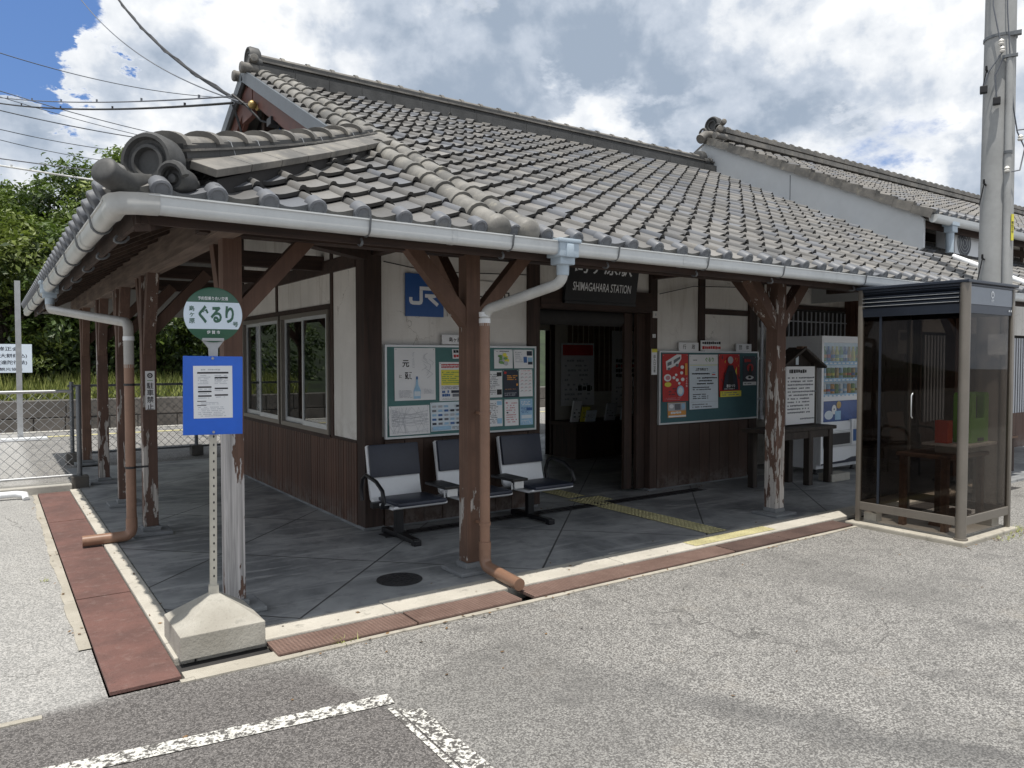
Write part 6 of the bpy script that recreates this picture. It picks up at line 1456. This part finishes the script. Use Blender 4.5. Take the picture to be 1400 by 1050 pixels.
# project the direction on a cloud layer so that clouds flatten towards the horizon
den = w.math('ADD', zz, .32); cx = w.math('DIVIDE', sp.outputs[0], den); cy = w.math('DIVIDE', sp.outputs[1], den); cb = w.n('ShaderNodeCombineXYZ'); w.l(cx, cb.inputs[0]); w.l(cy, cb.inputs[1]); w.l(zz, cb.inputs[2]); cv = cb.outputs[0]
n1 = w.noise(cv, 3.4, 10, .58, .15); n2 = w.noise(cv, 8.5, 9, .6, .1)
wn_ = w.n('ShaderNodeTexNoise'); wn_.inputs['Scale'].default_value = 6.0; wn_.inputs['Detail'].default_value = 8; wn_.inputs['Roughness'].default_value = .6; w.l(cv, wn_.inputs['Vector'])
v1 = w.n('ShaderNodeVectorMath', operation='SUBTRACT'); w.l(wn_.outputs['Color'], v1.inputs[0]); v1.inputs[1].default_value = (.5, .5, .5)
v2 = w.n('ShaderNodeVectorMath', operation='SCALE'); w.l(v1.outputs[0], v2.inputs[0]); v2.inputs['Scale'].default_value = .30
v3 = w.n('ShaderNodeVectorMath', operation='ADD'); w.l(d, v3.inputs[0]); w.l(v2.outputs[0], v3.inputs[1]); v4 = w.n('ShaderNodeVectorMath', operation='NORMALIZE'); w.l(v3.outputs[0], v4.inputs[0]); dw = v4.outputs[0]   # direction torn by turbulence
def lobe(u, v, r0, r1):
    p = far_pt(u, v, 10)-V((0, 0, 1.55)); p.normalize(); dt = w.n('ShaderNodeVectorMath', operation='DOT_PRODUCT'); w.l(dw, dt.inputs[0]); dt.inputs[1].default_value = p
    return w.ramp(dt.outputs['Value'], math.cos(math.radians(r0)), math.cos(math.radians(r1)))
def shifted(vec, off):
    q = w.n('ShaderNodeVectorMath', operation='ADD'); w.l(vec, q.inputs[0]); q.inputs[1].default_value = off; return q.outputs[0]
def add(*a):
    r = a[0]
    for q in a[1:]: r = w.math('ADD', r, q)
    return r
mul = lambda a, b: w.math('MULTIPLY', a, b)
# openings to the blue: soft lobes torn into cloud edges
holes = add(mul(lobe(5, 0, 7.0, 1.2), .56), mul(lobe(85, 98, 3.4, .6), .34), mul(lobe(300, -25, 5, 0), .22), mul(lobe(640, -20, 4, 0), .16), mul(lobe(1190, 214, 5, 0), .20))
cover = w.math('SUBTRACT', add(mul(n1, .75), mul(n2, .5), .14), holes)
mask = w.ramp(cover, .37, .58)
# billows: compare the cloud with itself a little higher up, so tops catch the light and bases fall grey
def relief(sc, dz, det):
    return w.math('SUBTRACT', w.noise(d, sc, det, .55, .2), w.noise(shifted(d, (0, 0, dz)), sc, det, .55, .2))
rl = add(mul(relief(3.0, .10, 6), .9), mul(relief(7.5, .045, 9), 1.0), mul(relief(20.0, .014, 6), .35))
white = add(mul(lobe(215, 60, 10, 1), .26), mul(lobe(60, 150, 8, 1), .16), mul(lobe(815, 160, 4.5, .4), .34), mul(lobe(1210, 15, 12, 1), .18), mul(lobe(960, 200, 5, .6), .22), mul(lobe(1180, 200, 7, 1), .16), mul(lobe(430, 10, 9, 1), .10))
grey = add(mul(lobe(690, 95, 15, 3), .22), mul(lobe(1020, 125, 13, 2), .22), mul(lobe(190, 165, 9, 2), .14))
br = w.math('SUBTRACT', add(mul(rl, 1.15), mul(w.noise(d, 2.8, 9, .58, .3), .62), mul(n2, .14), white), grey)
cl = w.mix(w.ramp(br, .02, .36), (3.3, 4.0, 5.0), (5.4, 6.0, 6.9))
cl = w.mix(w.ramp(br, .30, .52), cl, (7.9, 8.2, 8.6))
cl = w.mix(w.ramp(br, .48, .70), cl, (9.7, 9.8, 9.9))
edge = w.ramp(cover, .64, .50)
cl = w.mix(mul(edge, .5), cl, (9.0, 9.2, 9.5))
final = w.mix(mask, w.mix(.45, sky.outputs[0], (1.0, 2.6, 7.2)), cl)
w.l(final, bg.inputs[0]); w.l(bg.outputs[0], out.inputs[0])
ld = bpy.data.lights.new('Sun', 'SUN'); ld.energy = 5.0; ld.angle = math.radians(.53); ld.color = (1, .955, .88); so = bpy.data.objects.new('sun', ld); COL.objects.link(so); so.location = (0, 0, 30)
so.rotation_euler = (-SUN).to_track_quat('-Z', 'Y').to_euler()
cd = bpy.data.cameras.new('Camera'); cd.sensor_width = 36; cd.lens = 36*1024.61/1400; cd.clip_start = .05; cd.clip_end = 2000
co = bpy.data.objects.new('camera', cd); COL.objects.link(co)
Rm = Matrix(((.8202249, .01952916, -.57170773), (-.57204119, .02800202, -.81974677), (0, .99941708, .03413944)))
co.matrix_world = Matrix.Translation((0, 0, 1.55)) @ Rm.to_4x4(); SC.camera = co
SC.view_settings.view_transform = 'Standard'; SC.view_settings.look = 'None'; SC.view_settings.exposure = 0; SC.view_settings.gamma = 1
SC.render.engine = 'CYCLES'; SC.cycles.use_denoising = True; SC.cycles.max_bounces = 8; SC.cycles.transparent_max_bounces = 12
